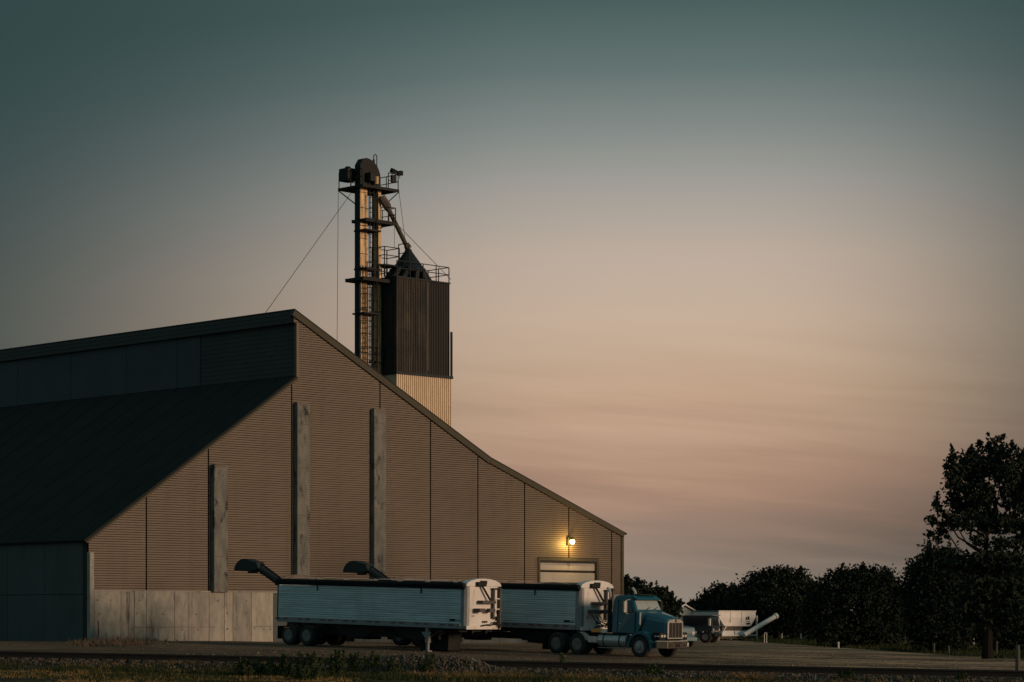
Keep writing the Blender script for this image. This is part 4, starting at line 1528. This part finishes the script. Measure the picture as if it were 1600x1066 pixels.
def build_dark_truck():
    Y = 182.0
    p = on_ground(1097, Y)
    T = thing('parked_truck', p, 'dark boxy truck parked in front of the white tender, nose towards the lot', 'truck', math.radians(-20))
    T.scale = (1.2, 1.2, 1.12)
    MB().prism([(-1.0, .55), (.9, .55), (.9, 1.15), (.82, 1.72), (.7, 1.80), (-1.0, 1.80)], 'y', -.85, .85).build('cab', M['dark_cab'], T, bevel=.05)
    MB().box(-2.8, -1.0, -.8, .8, .5, 1.2).build('bed', M['dark_cab'], T, bevel=.03)
    MB().box(-.9, .55, -.87, -.85, 1.18, 1.66).build('side_window', M['glass'], T)
    MB().add([(.905, -.75, 1.16), (.905, .75, 1.16), (.835, .72, 1.66), (.835, -.72, 1.66), (.88, -.75, 1.16), (.88, .75, 1.16), (.81, .72, 1.66), (.81, -.72, 1.66)],
             [(0, 1, 2, 3), (7, 6, 5, 4), (0, 4, 5, 1), (1, 5, 6, 2), (2, 6, 7, 3), (3, 7, 4, 0)]).build('windscreen', M['glass'], T)
    MB().box(-.95, .95, -.9, .9, 1.80, 1.86).build('roof_visor', M['rail_alu'], T)
    MB().box(.9, 1.05, -.85, .85, .42, .62).build('bumper', M['steel_dark'], T)
    MB().box(.905, .92, -.6, .6, .75, .82).build('grille_bar', M['chrome'], T)
    MB().box(-.75, -.55, -.872, -.86, .95, 1.03).build('badge', M['white'], T)
    for y in (-.68, .68):
        MB().box(.905, .93, y - .12, y + .12, .8, .95).build('headlight', M['lens'], T)
        MB().box(.72, .82, y * 1.5 - .09, y * 1.5 + .09, 1.15, 1.62).build('mirror', M['white'], T)
        for x in (.45, -2.1):
            o = ring_tyre(.40, .24, .2, 20).build('wheel', M['rubber'], T, loc=(x, y * 1.15, .40))
            MB().lathe([(.22, -.1), (.2, -.06), (.05, -.08)], 'y', 14).build('rim', M['rim'], o)
    for x in (.3, .9):
        MB().bar((x, -.88, .7), (x, -.88, .78), .1).build('marker_lamp', M['lens'], T)


build_dark_truck()


def build_blue_pickup():
    Y = 150.0
    p = on_ground(1052, Y)
    T = thing('pickup_truck', p, 'pale blue truck mostly hidden behind the nose of the teal truck', 'truck', math.radians(-50))
    MB().prism([(-1.9, .5), (1.0, .5), (1.12, .85), (1.05, 1.22), (.1, 1.32), (-.35, 1.86), (-1.5, 1.90), (-1.9, 1.3)], 'y', -.85, .85).build('body', M['pale_blue'], T, bevel=.08)
    MB().prism([(.0, 1.36), (-.33, 1.80), (-.40, 1.80), (-.06, 1.36)], 'y', -.75, .75).build('windscreen', M['glass'], T, loc=(.06, 0, .02))
    MB().box(1.05, 1.22, -.88, .88, .38, .62).build('bumper', M['pale_blue'], T, bevel=.03)
    for sy in (-1, 1):
        MB().box(.3, 1.08, sy * .92 - .08, sy * .92 + .08, .82, 1.0).build('fender', M['pale_blue'], T, bevel=.06)
        MB().box(1.1, 1.14, sy * .62 - .12, sy * .62 + .12, .78, .96).build('headlight', M['lens'], T)
        for x in (.55, -1.25):
            o = ring_tyre(.40, .24, .2, 20).build('wheel', M['rubber'], T, loc=(x, sy * .82, .40))
            MB().lathe([(.22, -.1), (.2, -.06), (.05, -.08)], 'y', 14).build('rim', M['rim'], o)


build_blue_pickup()


def build_shed():
    Y = 236.0
    p = on_ground(1078, Y)
    T = thing('machine_shed', p, 'pale grey gabled shed behind the parked vehicles', 'shed', math.radians(45))
    H = lambda v: ZC + (HZ - v) / FPX * Y - p.z
    zE, zA = H(959), H(946)
    MB().box(-3.2, 1.2, 0, 6, -.2, zE).build('wall', M['shed'], T)
    MB().prism([(-3.2, zE), (1.2, zE), (-1.0, zA)], 'y', 0.02, 5.98).build('gable', M['shed'], T)
    for s in (-1, 1):
        x0 = -1.0
        x1 = -1.0 + s * 2.45
        MB().prism([(x0, zA + .02), (x1, zE - .1), (x1, zE + .02), (x0, zA + .14)], 'y', -.2, 6.2).build('roof', M['shed_roof'], T)
        MB().bar((x0, -.22, zA + .07), (x1, -.22, zE - .05), .12).build('rake_trim', M['white'], T)
    MB().box(-2.4, .2, -.03, .02, -.2, 2.0).build('door', M['shed_roof'], T)


build_shed()


# ------------------------------------------------------------------ trees
def leaf_quads(centres, size, rng, flat=0.0):
    n = len(centres)
    a = rng.normal(size=(n, 3))
    a /= np.linalg.norm(a, axis=1, keepdims=True)
    b = rng.normal(size=(n, 3))
    b -= a * np.sum(a * b, axis=1, keepdims=True)
    b /= np.linalg.norm(b, axis=1, keepdims=True)
    s = size * rng.uniform(0.6, 1.35, size=(n, 1))
    v = np.stack([centres - a * s, centres - b * s * 0.55, centres + a * s, centres + b * s * 0.55], axis=1)
    return v.reshape(-1, 3)


def crown_points(lobes, per, rng, clump=0.35, leaves=8):
    per = per * 1.9
    out = []
    for (c, r) in lobes:
        c, r = np.array(c), np.array(r)
        n = max(6, int(per * (r[0] * r[2]) ** 1.0))
        d = rng.normal(size=(n, 3))
        d /= np.linalg.norm(d, axis=1, keepdims=True)
        rad = rng.uniform(0.35, 1.0, size=(n, 1)) ** 0.6
        rad *= 1 + np.clip(0.16 * rng.normal(size=(n, 1)), -.3, .14)
        pc = c + d * r * rad
        cl = clump * rng.uniform(0.5, 1.3, size=(n, 1, 1))
        out.append((pc[:, None, :] + np.clip(rng.normal(size=(n, leaves, 3)), -1.7, 1.7) * cl * 0.6).reshape(-1, 3))
    return np.concatenate(out)


def build_tree(u, y, top_v, width_px, label, lobes, leaf=0.2, per=16, m='leaf', clump=0.35, trunk_r=0.22, bare=0.22, group='trees around the field', name='broadleaf_tree', leaves=8, shrink=1.0, shoots=0, limb_every=1):
    """lobes in unit coordinates: (x across, depth, z, rx, rz), x and z in 0..1 of the tree's own width/height"""
    p = on_ground(u, y)
    h = ZC + (HZ - top_v) / FPX * y - p.z
    w = width_px / FPX * y
    T = thing(name, p, label, 'tree', 0, 0, group)
    rng = np.random.default_rng(int(u * 7 + y))
    L = [((lx * w, ld * w, lz * h), (rx * w * shrink, rx * w * 0.8 * shrink, rz * h * shrink)) for lx, ld, lz, rx, rz in lobes]
    # trunk with limbs reaching into the lobes
    t = MB()
    ht = h * 0.62
    pts = [(0, 0, -0.2), (0.04 * w * .2, 0, ht * .3), (-.02 * w, .01 * w, ht * .65), (.01 * w, 0, ht)]
    t.tube(pts, [trunk_r * 1.25, trunk_r, trunk_r * .7, trunk_r * .3], 8)
    for (c, r) in L[::limb_every]:
        z0 = max(bare * h, min(c[2] - abs(c[0]) * .9 - r[2] * .6, ht * .9))
        mid = (c[0] * .62, c[1] * .6, z0 + (c[2] - z0) * .38)
        t.tube([(0, 0, z0), mid, c], [trunk_r * .36, trunk_r * .2, .02], 5)
        for k in range(3):
            d = rng.normal(size=3)
            d /= np.linalg.norm(d)
            t.tube([c, tuple(np.array(c) + d * np.array(r) * .8)], [.04, .015], 4)
    t.build('trunk', M['bark'], T)
    pts = crown_points(L, per, rng, clump, leaves)
    # leafy shoots that stand out of the crown
    for k in range(shoots):
        c, r = L[k % len(L)]
        d = rng.normal(size=3)
        d[2] = abs(d[2]) + .6
        d /= np.linalg.norm(d)
        a = np.array(c) + d * np.array(r) * .55
        n = 46
        tt = rng.uniform(0, 1, (n, 1))
        ln_ = rng.uniform(.5, 1.0)
        q = a + (d * .4 + np.array([0, 0, .6])) * tt * ln_ + rng.normal(size=(n, 3)) * .13 * (1.15 - tt)
        pts = np.concatenate([pts, q])
    pts = pts[pts[:, 2] > 0.12]
    array_mesh('crown', leaf_quads(pts, leaf, rng), None, M[m], T)
    return T


# tall open tree at the right edge, leaves in loose upright clumps
tall_px = [(1492, 730, 16, 22), (1508, 722, 12, 20), (1520, 724, 9, 22), (1535, 715, 12, 22), (1548, 712, 10, 20), (1558, 700, 8, 17), (1560, 722, 14, 20), (1580, 718, 12, 19), (1599, 722, 12, 17),
           (1488, 755, 15, 16), (1509, 755, 17, 19), (1533, 745, 15, 14), (1564, 740, 15, 12), (1612, 752, 18, 24), (1496, 782, 17, 15), (1520, 785, 19, 17), (1546, 792, 17, 13), (1577, 778, 15, 17), (1601, 790, 17, 17),
           (1464, 787, 4, 5), (1468, 795, 5, 6), (1475, 803, 6, 6), (1452, 809, 4, 3), (1460, 812, 5, 4), (1470, 816, 7, 5), (1455, 834, 5, 5), (1464, 838, 8, 6), (1476, 830, 10, 9),
           (1490, 815, 17, 11), (1515, 815, 21, 13), (1545, 818, 20, 14), (1580, 815, 20, 16), (1606, 822, 18, 18), (1530, 842, 14, 10), (1560, 846, 18, 12), (1592, 846, 20, 12),
           (1540, 875, 30, 20), (1580, 880, 30, 22), (1505, 880, 26, 18), (1530, 915, 34, 20), (1575, 920, 34, 20), (1540, 952, 38, 18), (1590, 952, 28, 18), (1500, 940, 24, 18), (1515, 975, 24, 12), (1560, 975, 28, 12)]
tall_px += [(1530, 772, 34, 20), (1575, 745, 30, 16), (1508, 800, 26, 16), (1562, 815, 40, 16), (1600, 770, 22, 30), (1535, 730, 22, 18)]
tall = [((u - 1542) / 200, 0.05 * math.sin(u * 1.7 + v), (1025 - v) / 342, rx / 200, rv / 342) for u, v, rx, rv in tall_px]
build_tree(1542, 127, 683, 200, 'tallest tree, open crowned, at the right edge beside the gravel lot', tall, leaf=0.12, per=52, clump=0.20, limb_every=4, trunk_r=0.24, bare=0.25, leaves=13, shrink=1.0, shoots=20)
dense = [(0, 0, .80, .26, .17), (-.22, .0, .70, .22, .18), (.22, 0, .70, .24, .18), (-.36, 0, .50, .15, .22), (.36, 0, .48, .16, .22), (0, -.1, .52, .36, .25),
         (-.2, -.1, .30, .28, .22), (.2, -.1, .30, .28, .22), (0, -.1, .15, .4, .14), (-.1, 0, .90, .12, .09), (.14, 0, .88, .10, .09), (-.32, 0, .76, .09, .07), (.33, 0, .74, .09, .07)]
build_tree(1468, 148, 851, 118, 'dense rounded dark tree left of the tallest tree', dense, leaf=0.115, per=110, shoots=18, m='leaf2', clump=.4)
build_tree(1578, 150, 862, 150, 'dense dark tree filling the right edge below the tall crown', dense, leaf=0.115, per=105, shoots=18, m='leaf2', clump=.4)
wide = [(0, 0, .82, .2, .15), (-.2, 0, .78, .16, .17), (.2, 0, .80, .17, .17), (.34, 0, .62, .14, .22), (-.36, 0, .60, .14, .22), (0, 0, .5, .4, .28), (-.2, 0, .25, .3, .22), (.2, 0, .25, .28, .22),
        (.08, 0, .93, .1, .07), (-.12, 0, .88, .1, .08), (.28, 0, .90, .08, .07), (.44, 0, .56, .06, .12), (-.46, 0, .45, .07, .2)]
build_tree(1340, 168, 887, 160, 'broad low bushy tree in the middle of the dark tree row, foliage to the ground', wide, leaf=0.125, per=100, shoots=18, m='leaf2', clump=.42, name='bushy_tree')
build_tree(1212, 226, 889, 135, 'wide tree behind the auger of the white tender', wide, leaf=0.16, per=54, shoots=18, m='leaf2', clump=.55)
build_tree(1134, 238, 914, 95, 'lower tree sloping down to the left behind the tender hopper', dense, leaf=0.16, per=54, shoots=18, m='leaf2', clump=.5)
build_tree(1272, 232, 914, 100, 'tree in the gap between the tender auger and the broad bushy tree', dense, leaf=0.16, per=54, shoots=18, m='leaf2', clump=.5)
build_tree(1405, 205, 936, 110, 'dark tree in the gap right of the broad bushy tree', dense, leaf=0.15, per=54, shoots=18, m='leaf2', clump=.5)
build_tree(1525, 215, 900, 130, 'dark tree farther back behind the trunk of the tallest tree', dense, leaf=0.15, per=54, shoots=18, m='leaf2', clump=.5)
build_tree(988, 210, 904, 78, 'leafy tree showing just right of the shed corner over the truck cab', dense, leaf=0.16, per=50, shoots=18, clump=.45)
up = [(-.1, 0, .88, .08, .12), (.05, 0, .80, .16, .16), (.26, 0, .68, .15, .12), (-.25, 0, .72, .18, .16), (0, 0, .5, .35, .25), (.3, 0, .45, .18, .2), (.42, 0, .58, .08, .07), (0, 0, .25, .4, .2)]
build_tree(1034, 200, 921, 60, 'smaller ragged tree seen above the bonnet of the teal truck', up, leaf=0.16, per=50, shoots=18, clump=.4)
for i, (u, v, w) in enumerate(((1062, 947, 46), (1090, 941, 40), (1110, 938, 40))):
    build_tree(u, 380, v, w, ('far tree low on the horizon right of the truck mirror', 'far tree peeping over the roof of the pale shed', 'far tree behind the left end of the white tender')[i], dense, leaf=0.45, per=6, m='leaf2', clump=.9, group='far trees on the horizon')


def build_wood():
    """far-off wood closing the horizon, one mass"""
    rng = np.random.default_rng(5)
    pts = []
    for i in range(150):
        x = -160 + i * 3.0
        y = 420 + 18 * math.sin(i * .7)
        h = 3.4 + 0.5 * rng.normal()
        L = [((x, y, h * .55), (3.4, 3, h * .45)), ((x + rng.normal(), y, h * .3), (3.6, 3, h * .35))]
        pts.append(crown_points(L, 2.2, rng, 1.0, 6))
    pts = np.concatenate(pts)
    pts[:, 2] += g(20, 420)
    o = array_mesh('far_wood', leaf_quads(pts, 0.6, rng), None, M['leaf2'])
    tag(o, 'dark far-off wood along the horizon', 'wood', kind='stuff')


build_wood()


# ------------------------------------------------------------------ posts and small fixtures
def post(name, u, vt, vb, r, m, label, group=None, y=None, cat='post'):
    p = at_ground(u, vb) if y is None else on_ground(u, y)
    h = (vb - vt) / FPX * p.y
    o = MB().tube([(0, 0, -.2), (0.01 * h, 0, h * .5), (0, 0, h)], [r, r * .95, r * .85], 8).build(name, M[m], None, loc=p)
    tag(o, label, cat, group)
    return o


post('marker_post', 153.5, 970, 1003, .035, 'red', 'thin red marker post at the left corner of the tan shed')
post('wooden_post', 1590, 1008, 1048, .11, 'wood', 'thick dark wooden post at the far right edge behind the rail')
FG = 'fence posts along the field'
for u, vt, vb, m, lab in ((1221.5, 990, 1001, 'post_white', 'pale thin fence post, left one of the two beyond the tender auger'),
                          (1251.5, 990, 1001, 'post_white', 'pale thin fence post, right one of the two beyond the tender auger'),
                          (1310, 1003, 1013, 'post_white', 'short pale post at the left foot of the broad bushy tree'),
                          (1414, 994, 1008, 'wood', 'thin fence post under the gap left of the dense rounded tree'),
                          (1426, 1009, 1019, 'wood', 'short dark fence post at the lot edge, leftmost there'),
                          (1449, 993, 1008, 'wood', 'slender fence post in the shade under the dense rounded tree'),
                          (1459, 1005, 1021, 'wood', 'dark fence post at the lot edge, second from the left'),
                          (1482, 1009, 1022, 'wood', 'dark fence post at the lot edge, third from the left'),
                          (1521, 996, 1008, 'post_white', 'pale fence post just left of the tallest trunk'),
                          (1557, 1002, 1024, 'wood', 'thin dark fence post just right of the tallest trunk')):
    post('fence_post', u, vt, vb, .07, m, lab, FG)
# pipe guard, an upside-down U
pg = at_ground(1196, 1005)
hh = 16 / FPX * pg.y
ww = 3.6 / FPX * pg.y
o = MB().tube([(-ww / 2, 0, -.1), (-ww / 2, 0, hh * .95), (-ww / 4, 0, hh), (ww / 4, 0, hh), (ww / 2, 0, hh * .95), (ww / 2, 0, -.1)], .035, 6).build('pipe_guard', M['white_steel'], None, loc=pg)
tag(o, 'pale bent pipe guard standing on the lot edge right of the tender', 'guard post')
p0, p1 = at_ground(1444, 1013), at_ground(1458, 1013)
o = MB().box(-.35, .35, -.1, .1, .05, .14).build('plank', M['post_white'], None, loc=p0.lerp(p1, .5) + Vector((0, 0, .1)))
MBx = MB().box(-.3, -.2, -.08, .08, -.1, .05).box(.2, .3, -.08, .08, -.1, .05).build('foot', M['wood'], o)
tag(o, 'short pale plank lying in the grass among the fence posts', 'plank')


# ------------------------------------------------------------------ railway
def build_track():
    T = thing('railway_track', (0, 0, 0), 'dark rusty railway track running across in front of the lot', 'railway track')
    ext = 34
    for d in (-0.75, 0.75):
        a = RA - RD * ext + RNORM * d
        b = RB + RD * ext + RNORM * d
        za, zb_ = rail_top(a.x), rail_top(b.x)
        prof = [(-.075, -.20), (.075, -.20), (.07, -.175), (.012, -.15), (.012, -.045), (.037, -.035), (.037, -.006), (.028, 0), (-.028, 0), (-.037, -.006), (-.037, -.035), (-.012, -.045), (-.012, -.15), (-.07, -.175)]
        rings = []
        for p, z in ((a, za), (b, zb_)):
            rings.append([(p.x + RNORM.x * s, p.y + RNORM.y * s, z + t) for s, t in prof])
        MB().loft(rings).build('rail', M['rail'], T)
    sl = MB().box(-.12, .12, -1.28, 1.28, -.16, 0).build('sleeper', M['sleeper'], T)
    n = 0
    ang = math.atan2(RD.y, RD.x)
    s = -8.0
    while s < (RB - RA).length + 8:
        o = sl if n == 0 else sl.copy()
        if n:
            COL.objects.link(o)
        p = RA + RD * s
        o.location = (p.x, p.y, rail_top(p.x) - 0.203)
        o.rotation_euler = (0, 0, ang + RNG.uniform(-.02, .02))
        s += 0.56
        n += 1


build_track()


def scatter_stones():
    rng = np.random.default_rng(3)
    V, Fc = [], []
    base = np.array([(1, 0, 0), (-1, 0, 0), (0, 1, 0), (0, -1, 0), (0, 0, 1), (0, 0, -1)], float)
    tri = [(0, 2, 4), (2, 1, 4), (1, 3, 4), (3, 0, 4), (2, 0, 5), (1, 2, 5), (3, 1, 5), (0, 3, 5)]
    n = 0
    Ln = (RB - RA).length
    for _ in range(13000):
        s = rng.uniform(-4, Ln + 4)
        r = rng.random()
        if r < 0.55:
            d = -0.9 - abs(rng.normal()) * 0.95
        elif r < 0.75:
            d = rng.uniform(-.62, .62)
        elif r < .82:
            d = rng.uniform(.9, 1.9)
        else:
            p = RA + RD * s
            s = (-3.0 + rng.normal() * 1.5 - RA.x) / RD.x
            d = rng.normal() * 1.2 - 1.4
        p = RA + RD * s + RNORM * d
        if abs(d - 0.75) < .1 or abs(d + .75) < .1:
            if abs(p.x + 3.0) > 1.9:
                continue
        if p.x < -5.5 and rng.random() < 0.55:
            continue
        sz = rng.uniform(.028, .065)
        if rng.random() < .03:
            sz *= 1.8
        q = base * sz * rng.uniform(.6, 1.3, size=(6, 1)) + rng.normal(size=(6, 3)) * sz * .15
        q = q + np.array([p.x, p.y, g(p.x, p.y) + sz * .3])
        V.append(q)
        Fc.extend([(a + n, b + n, c + n) for a, b, c in tri])
        n += 6
    me = bpy.data.meshes.new('ballast')
    me.from_pydata(np.concatenate(V).tolist(), [], Fc)
    me.materials.append(M['stone'])
    o = bpy.data.objects.new('ballast', me)
    COL.objects.link(o)
    tag(o, 'loose grey ballast stones along the rails', 'gravel', kind='stuff')


scatter_stones()


def scatter_clods():
    rng = np.random.default_rng(31)
    V, Fc = [], []
    base = np.array([(1, 0, 0), (-1, 0, 0), (0, 1, 0), (0, -1, 0), (0, 0, .7), (0, 0, -.7)], float)
    tri = [(0, 2, 4), (2, 1, 4), (1, 3, 4), (3, 0, 4)]
    n = 0
    for _ in range(5200):
        y = 96 + abs(rng.normal()) * 22
        x = rng.uniform(-.16, .235) * y
        d = track_d(x, y)
        if d < 2.2 or y > 165 or x > 34.2 - .0718 * y:
            continue
        if vnoise(x * .5, y, .5, 17) < .42 and rng.random() < .8:
            continue
        sz = rng.uniform(.02, .055) * (1.7 if rng.random() < .06 else 1)
        q = base * sz * rng.uniform(.6, 1.4, size=(6, 1)) + rng.normal(size=(6, 3)) * sz * .15
        q = q + np.array([x, y, g(x, y)])
        V.append(q)
        Fc.extend([(a + n, b + n, c + n) for a, b, c in tri])
        n += 6
    me = bpy.data.meshes.new('clods')
    me.from_pydata(np.concatenate(V).tolist(), [], Fc)
    me.materials.append(M['clod'])
    o = bpy.data.objects.new('clods', me)
    COL.objects.link(o)
    tag(o, 'small clods and stones strewn over the dirt lot', 'gravel', kind='stuff')


scatter_clods()


def blades(name, spots, hts, wid, m, label, cat, lean=0.35, seed=1, per=1):
    rng = np.random.default_rng(seed)
    P = np.array(spots)
    P = np.repeat(P, per, axis=0)
    H = np.repeat(np.array(hts), per)
    n = len(P)
    if per > 1:
        P[:, :2] += rng.normal(size=(n, 2)) * 0.09
    ang = rng.uniform(0, math.pi, n)
    wv = np.stack([np.cos(ang), np.sin(ang), np.zeros(n)], 1) * (wid * rng.uniform(.6, 1.3, n))[:, None]
    Hh = H * rng.uniform(.55, 1.2, n)
    ln = rng.normal(size=(n, 2)) * lean
    tip = P + np.stack([ln[:, 0] * Hh, ln[:, 1] * Hh, Hh], 1)
    v = np.stack([P - wv, P + wv, tip], 1).reshape(-1, 3)
    v[:, 2] -= 0.01
    o = array_mesh(name, v, None, M[m], None, 3)
    tag(o, label, cat, kind='stuff')


def build_grass():
    rng = np.random.default_rng(21)
    green, gh, dry, dh = [], [], [], []
    for _ in range(42000):
        y = rng.uniform(57, 96)
        x = rng.uniform(-.235, .235) * y
        d = track_d(x, y)
        if d > -1.6:
            continue
        n1 = vnoise(x, y * .5, .35, 1)
        n2 = vnoise(x, y * .3, .16, 4)
        edge = sm(-1.6, -3.6, d) if False else min(1, (-1.6 - d) / 2.0)
        if rng.random() > 0.25 + .75 * edge:
            continue
        # the left foreground is mown and yellowing, the rest rough and greener
        n3 = vnoise(x, y, .55, 12) * .6 + vnoise(x * .35, y, .9, 13) * .4
        ydry = (0.60 if x < -5 and d < -8 else 0.10) + (n2 - .5) * .5 + (n3 - .5) * 1.5
        if -10.5 < x < -3.2 and d > -6:
            ydry -= .3
        if n1 < .30:
            continue
        z = g(x, y)
        tall_ = .075 if d < -8 and x < -4 else .13
        if rng.random() < ydry:
            dry.append((x, y, z))
            dh.append(tall_ * rng.uniform(.7, 1.4))
        else:
            green.append((x, y, z))
            gh.append(tall_ * rng.uniform(.7, 1.6))
    blades('green_grass', green, gh, .020, 'grass_g', 'rough green grass in the foreground before the rails', 'grass', seed=2, per=4)
    blades('dry_grass', dry, dh, .016, 'grass_y', 'yellowed dry grass in the foreground', 'grass', seed=3, per=4)
    # brown weeds by the corner of the shed and along its foot
    sp, hs = [], []
    for _ in range(420):
        u = rng.normal(185, 45)
        v = rng.uniform(1001, 1011)
        p = at_ground(u, min(v, 1013))
        sp.append(tuple(p))
        hs.append(rng.uniform(.06, .40) * math.exp(-((u - 175) / 90) ** 2) + .05)
    blades('dry_weeds', sp, hs, .02, 'dry_weed', 'brown dead weeds at the corner of the tan shed', 'weeds', lean=.6, seed=5, per=4)
    # scrappy greenery on the lot side of the rails and on the field
    sp, hs = [], []
    for _ in range(1500):
        s = rng.uniform(-6, 44)
        p = RA + RD * s + RNORM * rng.uniform(1.8, 4.5)
        if vnoise(p.x, p.y, .3, 9) < .55:
            continue
        sp.append((p.x, p.y, g(p.x, p.y)))
        hs.append(rng.uniform(.05, .22))
    blades('verge_weeds', sp, hs, .02, 'grass_g', 'sparse weeds behind the rails', 'weeds', seed=6, per=4)
    sp, hs = [], []
    for _ in range(9000):
        y = rng.uniform(118, 250)
        x = 34.6 - .0718 * y + abs(rng.normal()) * 9
        sp.append((x, y, g(x, y)))
        hs.append(rng.uniform(.12, .35))
    blades('field_grass', sp, hs, .035, 'grass_g', 'rough grass on the field beyond the lot', 'grass', seed=7, per=3)


build_grass()


def tuft(u, v, hpx, label):
    p = at_ground(u, v)
    T = thing('grass_tuft', p, label, 'grass tuft', group='golden grass tufts before the rails')
    rng = np.random.default_rng(int(u))
    n = 260
    h = hpx / FPX * p.y
    P = np.zeros((n, 3))
    P[:, :2] = rng.normal(size=(n, 2)) * .16 * np.array([1.5, 1])
    ang = rng.uniform(0, math.pi, n)
    wv = np.stack([np.cos(ang), np.sin(ang), np.zeros(n)], 1) * .009
    H = h * rng.uniform(.4, 1.1, n)
    ln = P[:, :2] * 1.6 + rng.normal(size=(n, 2)) * .12 * h
    tip = P + np.concatenate([ln, H[:, None]], 1)
    v = np.stack([P - wv, P + wv, tip], 1).reshape(-1, 3)
    array_mesh('blade_clump', v, None, M['grass_y'], T, 3)


for u, v, h, lab in ((720, 1062, 16, 'golden grass tuft, leftmost, before the start of the right-hand rail'),
                     (772, 1061, 14, 'golden grass tuft, second from the left before the rail'),
                     (808, 1062, 13, 'golden grass tuft, third from the left before the rail'),
                     (905, 1063, 14, 'golden grass tuft below the drive wheels of the teal truck'),
                     (1178, 1064, 16, 'golden grass tuft, rightmost, below the tender'),
                     (137, 1031, 9, 'small golden tuft growing against the rail below the shed corner'),
                     (280, 1038, 8, 'small golden tuft below the concrete wall'),
                     (663, 1058, 12, 'golden grass tuft at the foot of the gravel heap')):
    tuft(u, v, h, lab)


def shrub(u, vb, hpx, wpx, label, m='weed', dens=1.0, name='shrub'):
    p = at_ground(u, vb)
    h = hpx * 1.22 / FPX * p.y
    w = wpx * 1.1 / FPX * p.y
    T = thing(name, p, label, 'shrub', group='weedy shrubs before the rails')
    rng = np.random.default_rng(int(u * 3 + vb))
    st = MB()
    pts = []
    ns = max(5, int(w * 12 * dens))
    for i in range(ns):
        a = rng.uniform(0, 2 * math.pi)
        r = math.sqrt(rng.random()) * w * .42
        bx, by = math.cos(a) * r, math.sin(a) * r * .6
        hh_ = h * rng.uniform(.62, 1.08) * (1 - .45 * (r / (w * .42 + 1e-6)) ** 2)
        tx, ty = bx * 1.25 + rng.normal() * .05, by * 1.2 + rng.normal() * .05
        st.tube([(bx * .6, by * .6, -.03), ((bx + tx) / 2 * .95, (by + ty) / 2, hh_ * .5), (tx, ty, hh_)], [.012, .009, .004], 4)
        m_ = int(190 * hh_ / .7 * dens) + 20
        t = rng.uniform(.08, 1.0, m_)
        rad = .085 * (1.25 - t)
        q = np.stack([bx * .6 + (tx - bx * .6) * t + rng.normal(size=m_) * rad, by * .6 + (ty - by * .6) * t + rng.normal(size=m_) * rad, hh_ * t + rng.normal(size=m_) * .015], 1)
        pts.append(q)
    st.build('stems', M['dry_weed'], T)
    pts = np.concatenate(pts)
    pts = pts[pts[:, 2] > .01]
    array_mesh('foliage', leaf_quads(pts, .034, rng), None, M[m], T)


for a in ((392, 1057, 27, 75, 'broad low dark shrub, leftmost of the row before the rails'),
          (447, 1058, 33, 62, 'dark shrub second in the row, under the trailer wheels'),
          (487, 1059, 40, 48, 'tall dark shrub third in the row, before the gap in the rail'),
          (527, 1058, 39, 38, 'tall narrow shrub in the middle of the row below the trailer'),
          (551, 1052, 33, 30, 'upright light green shrub just left of the gravel heap'),
          (582, 1045, 22, 26, 'small round green shrub growing on the left of the gravel heap'),
          (613, 1053, 20, 16, 'thin wispy weed on the gravel heap'),
          (669, 1050, 28, 27, 'single bushy green shrub on the right of the gravel heap'),
          (470, 1064, 22, 60, 'low shadowed shrub at the front of the row'),
          (877, 1049, 24, 9, 'single dark weed stalk standing behind the rail by the drive wheels'),
          (1018, 1054, 16, 30, 'low weed clump before the rail under the truck bumper'),
          (1320, 1062, 17, 28, 'low weed clump before the rail at the right'),
          (1500, 1064, 14, 26, 'low weed clump before the rail near the right edge')):
    shrub(*a)
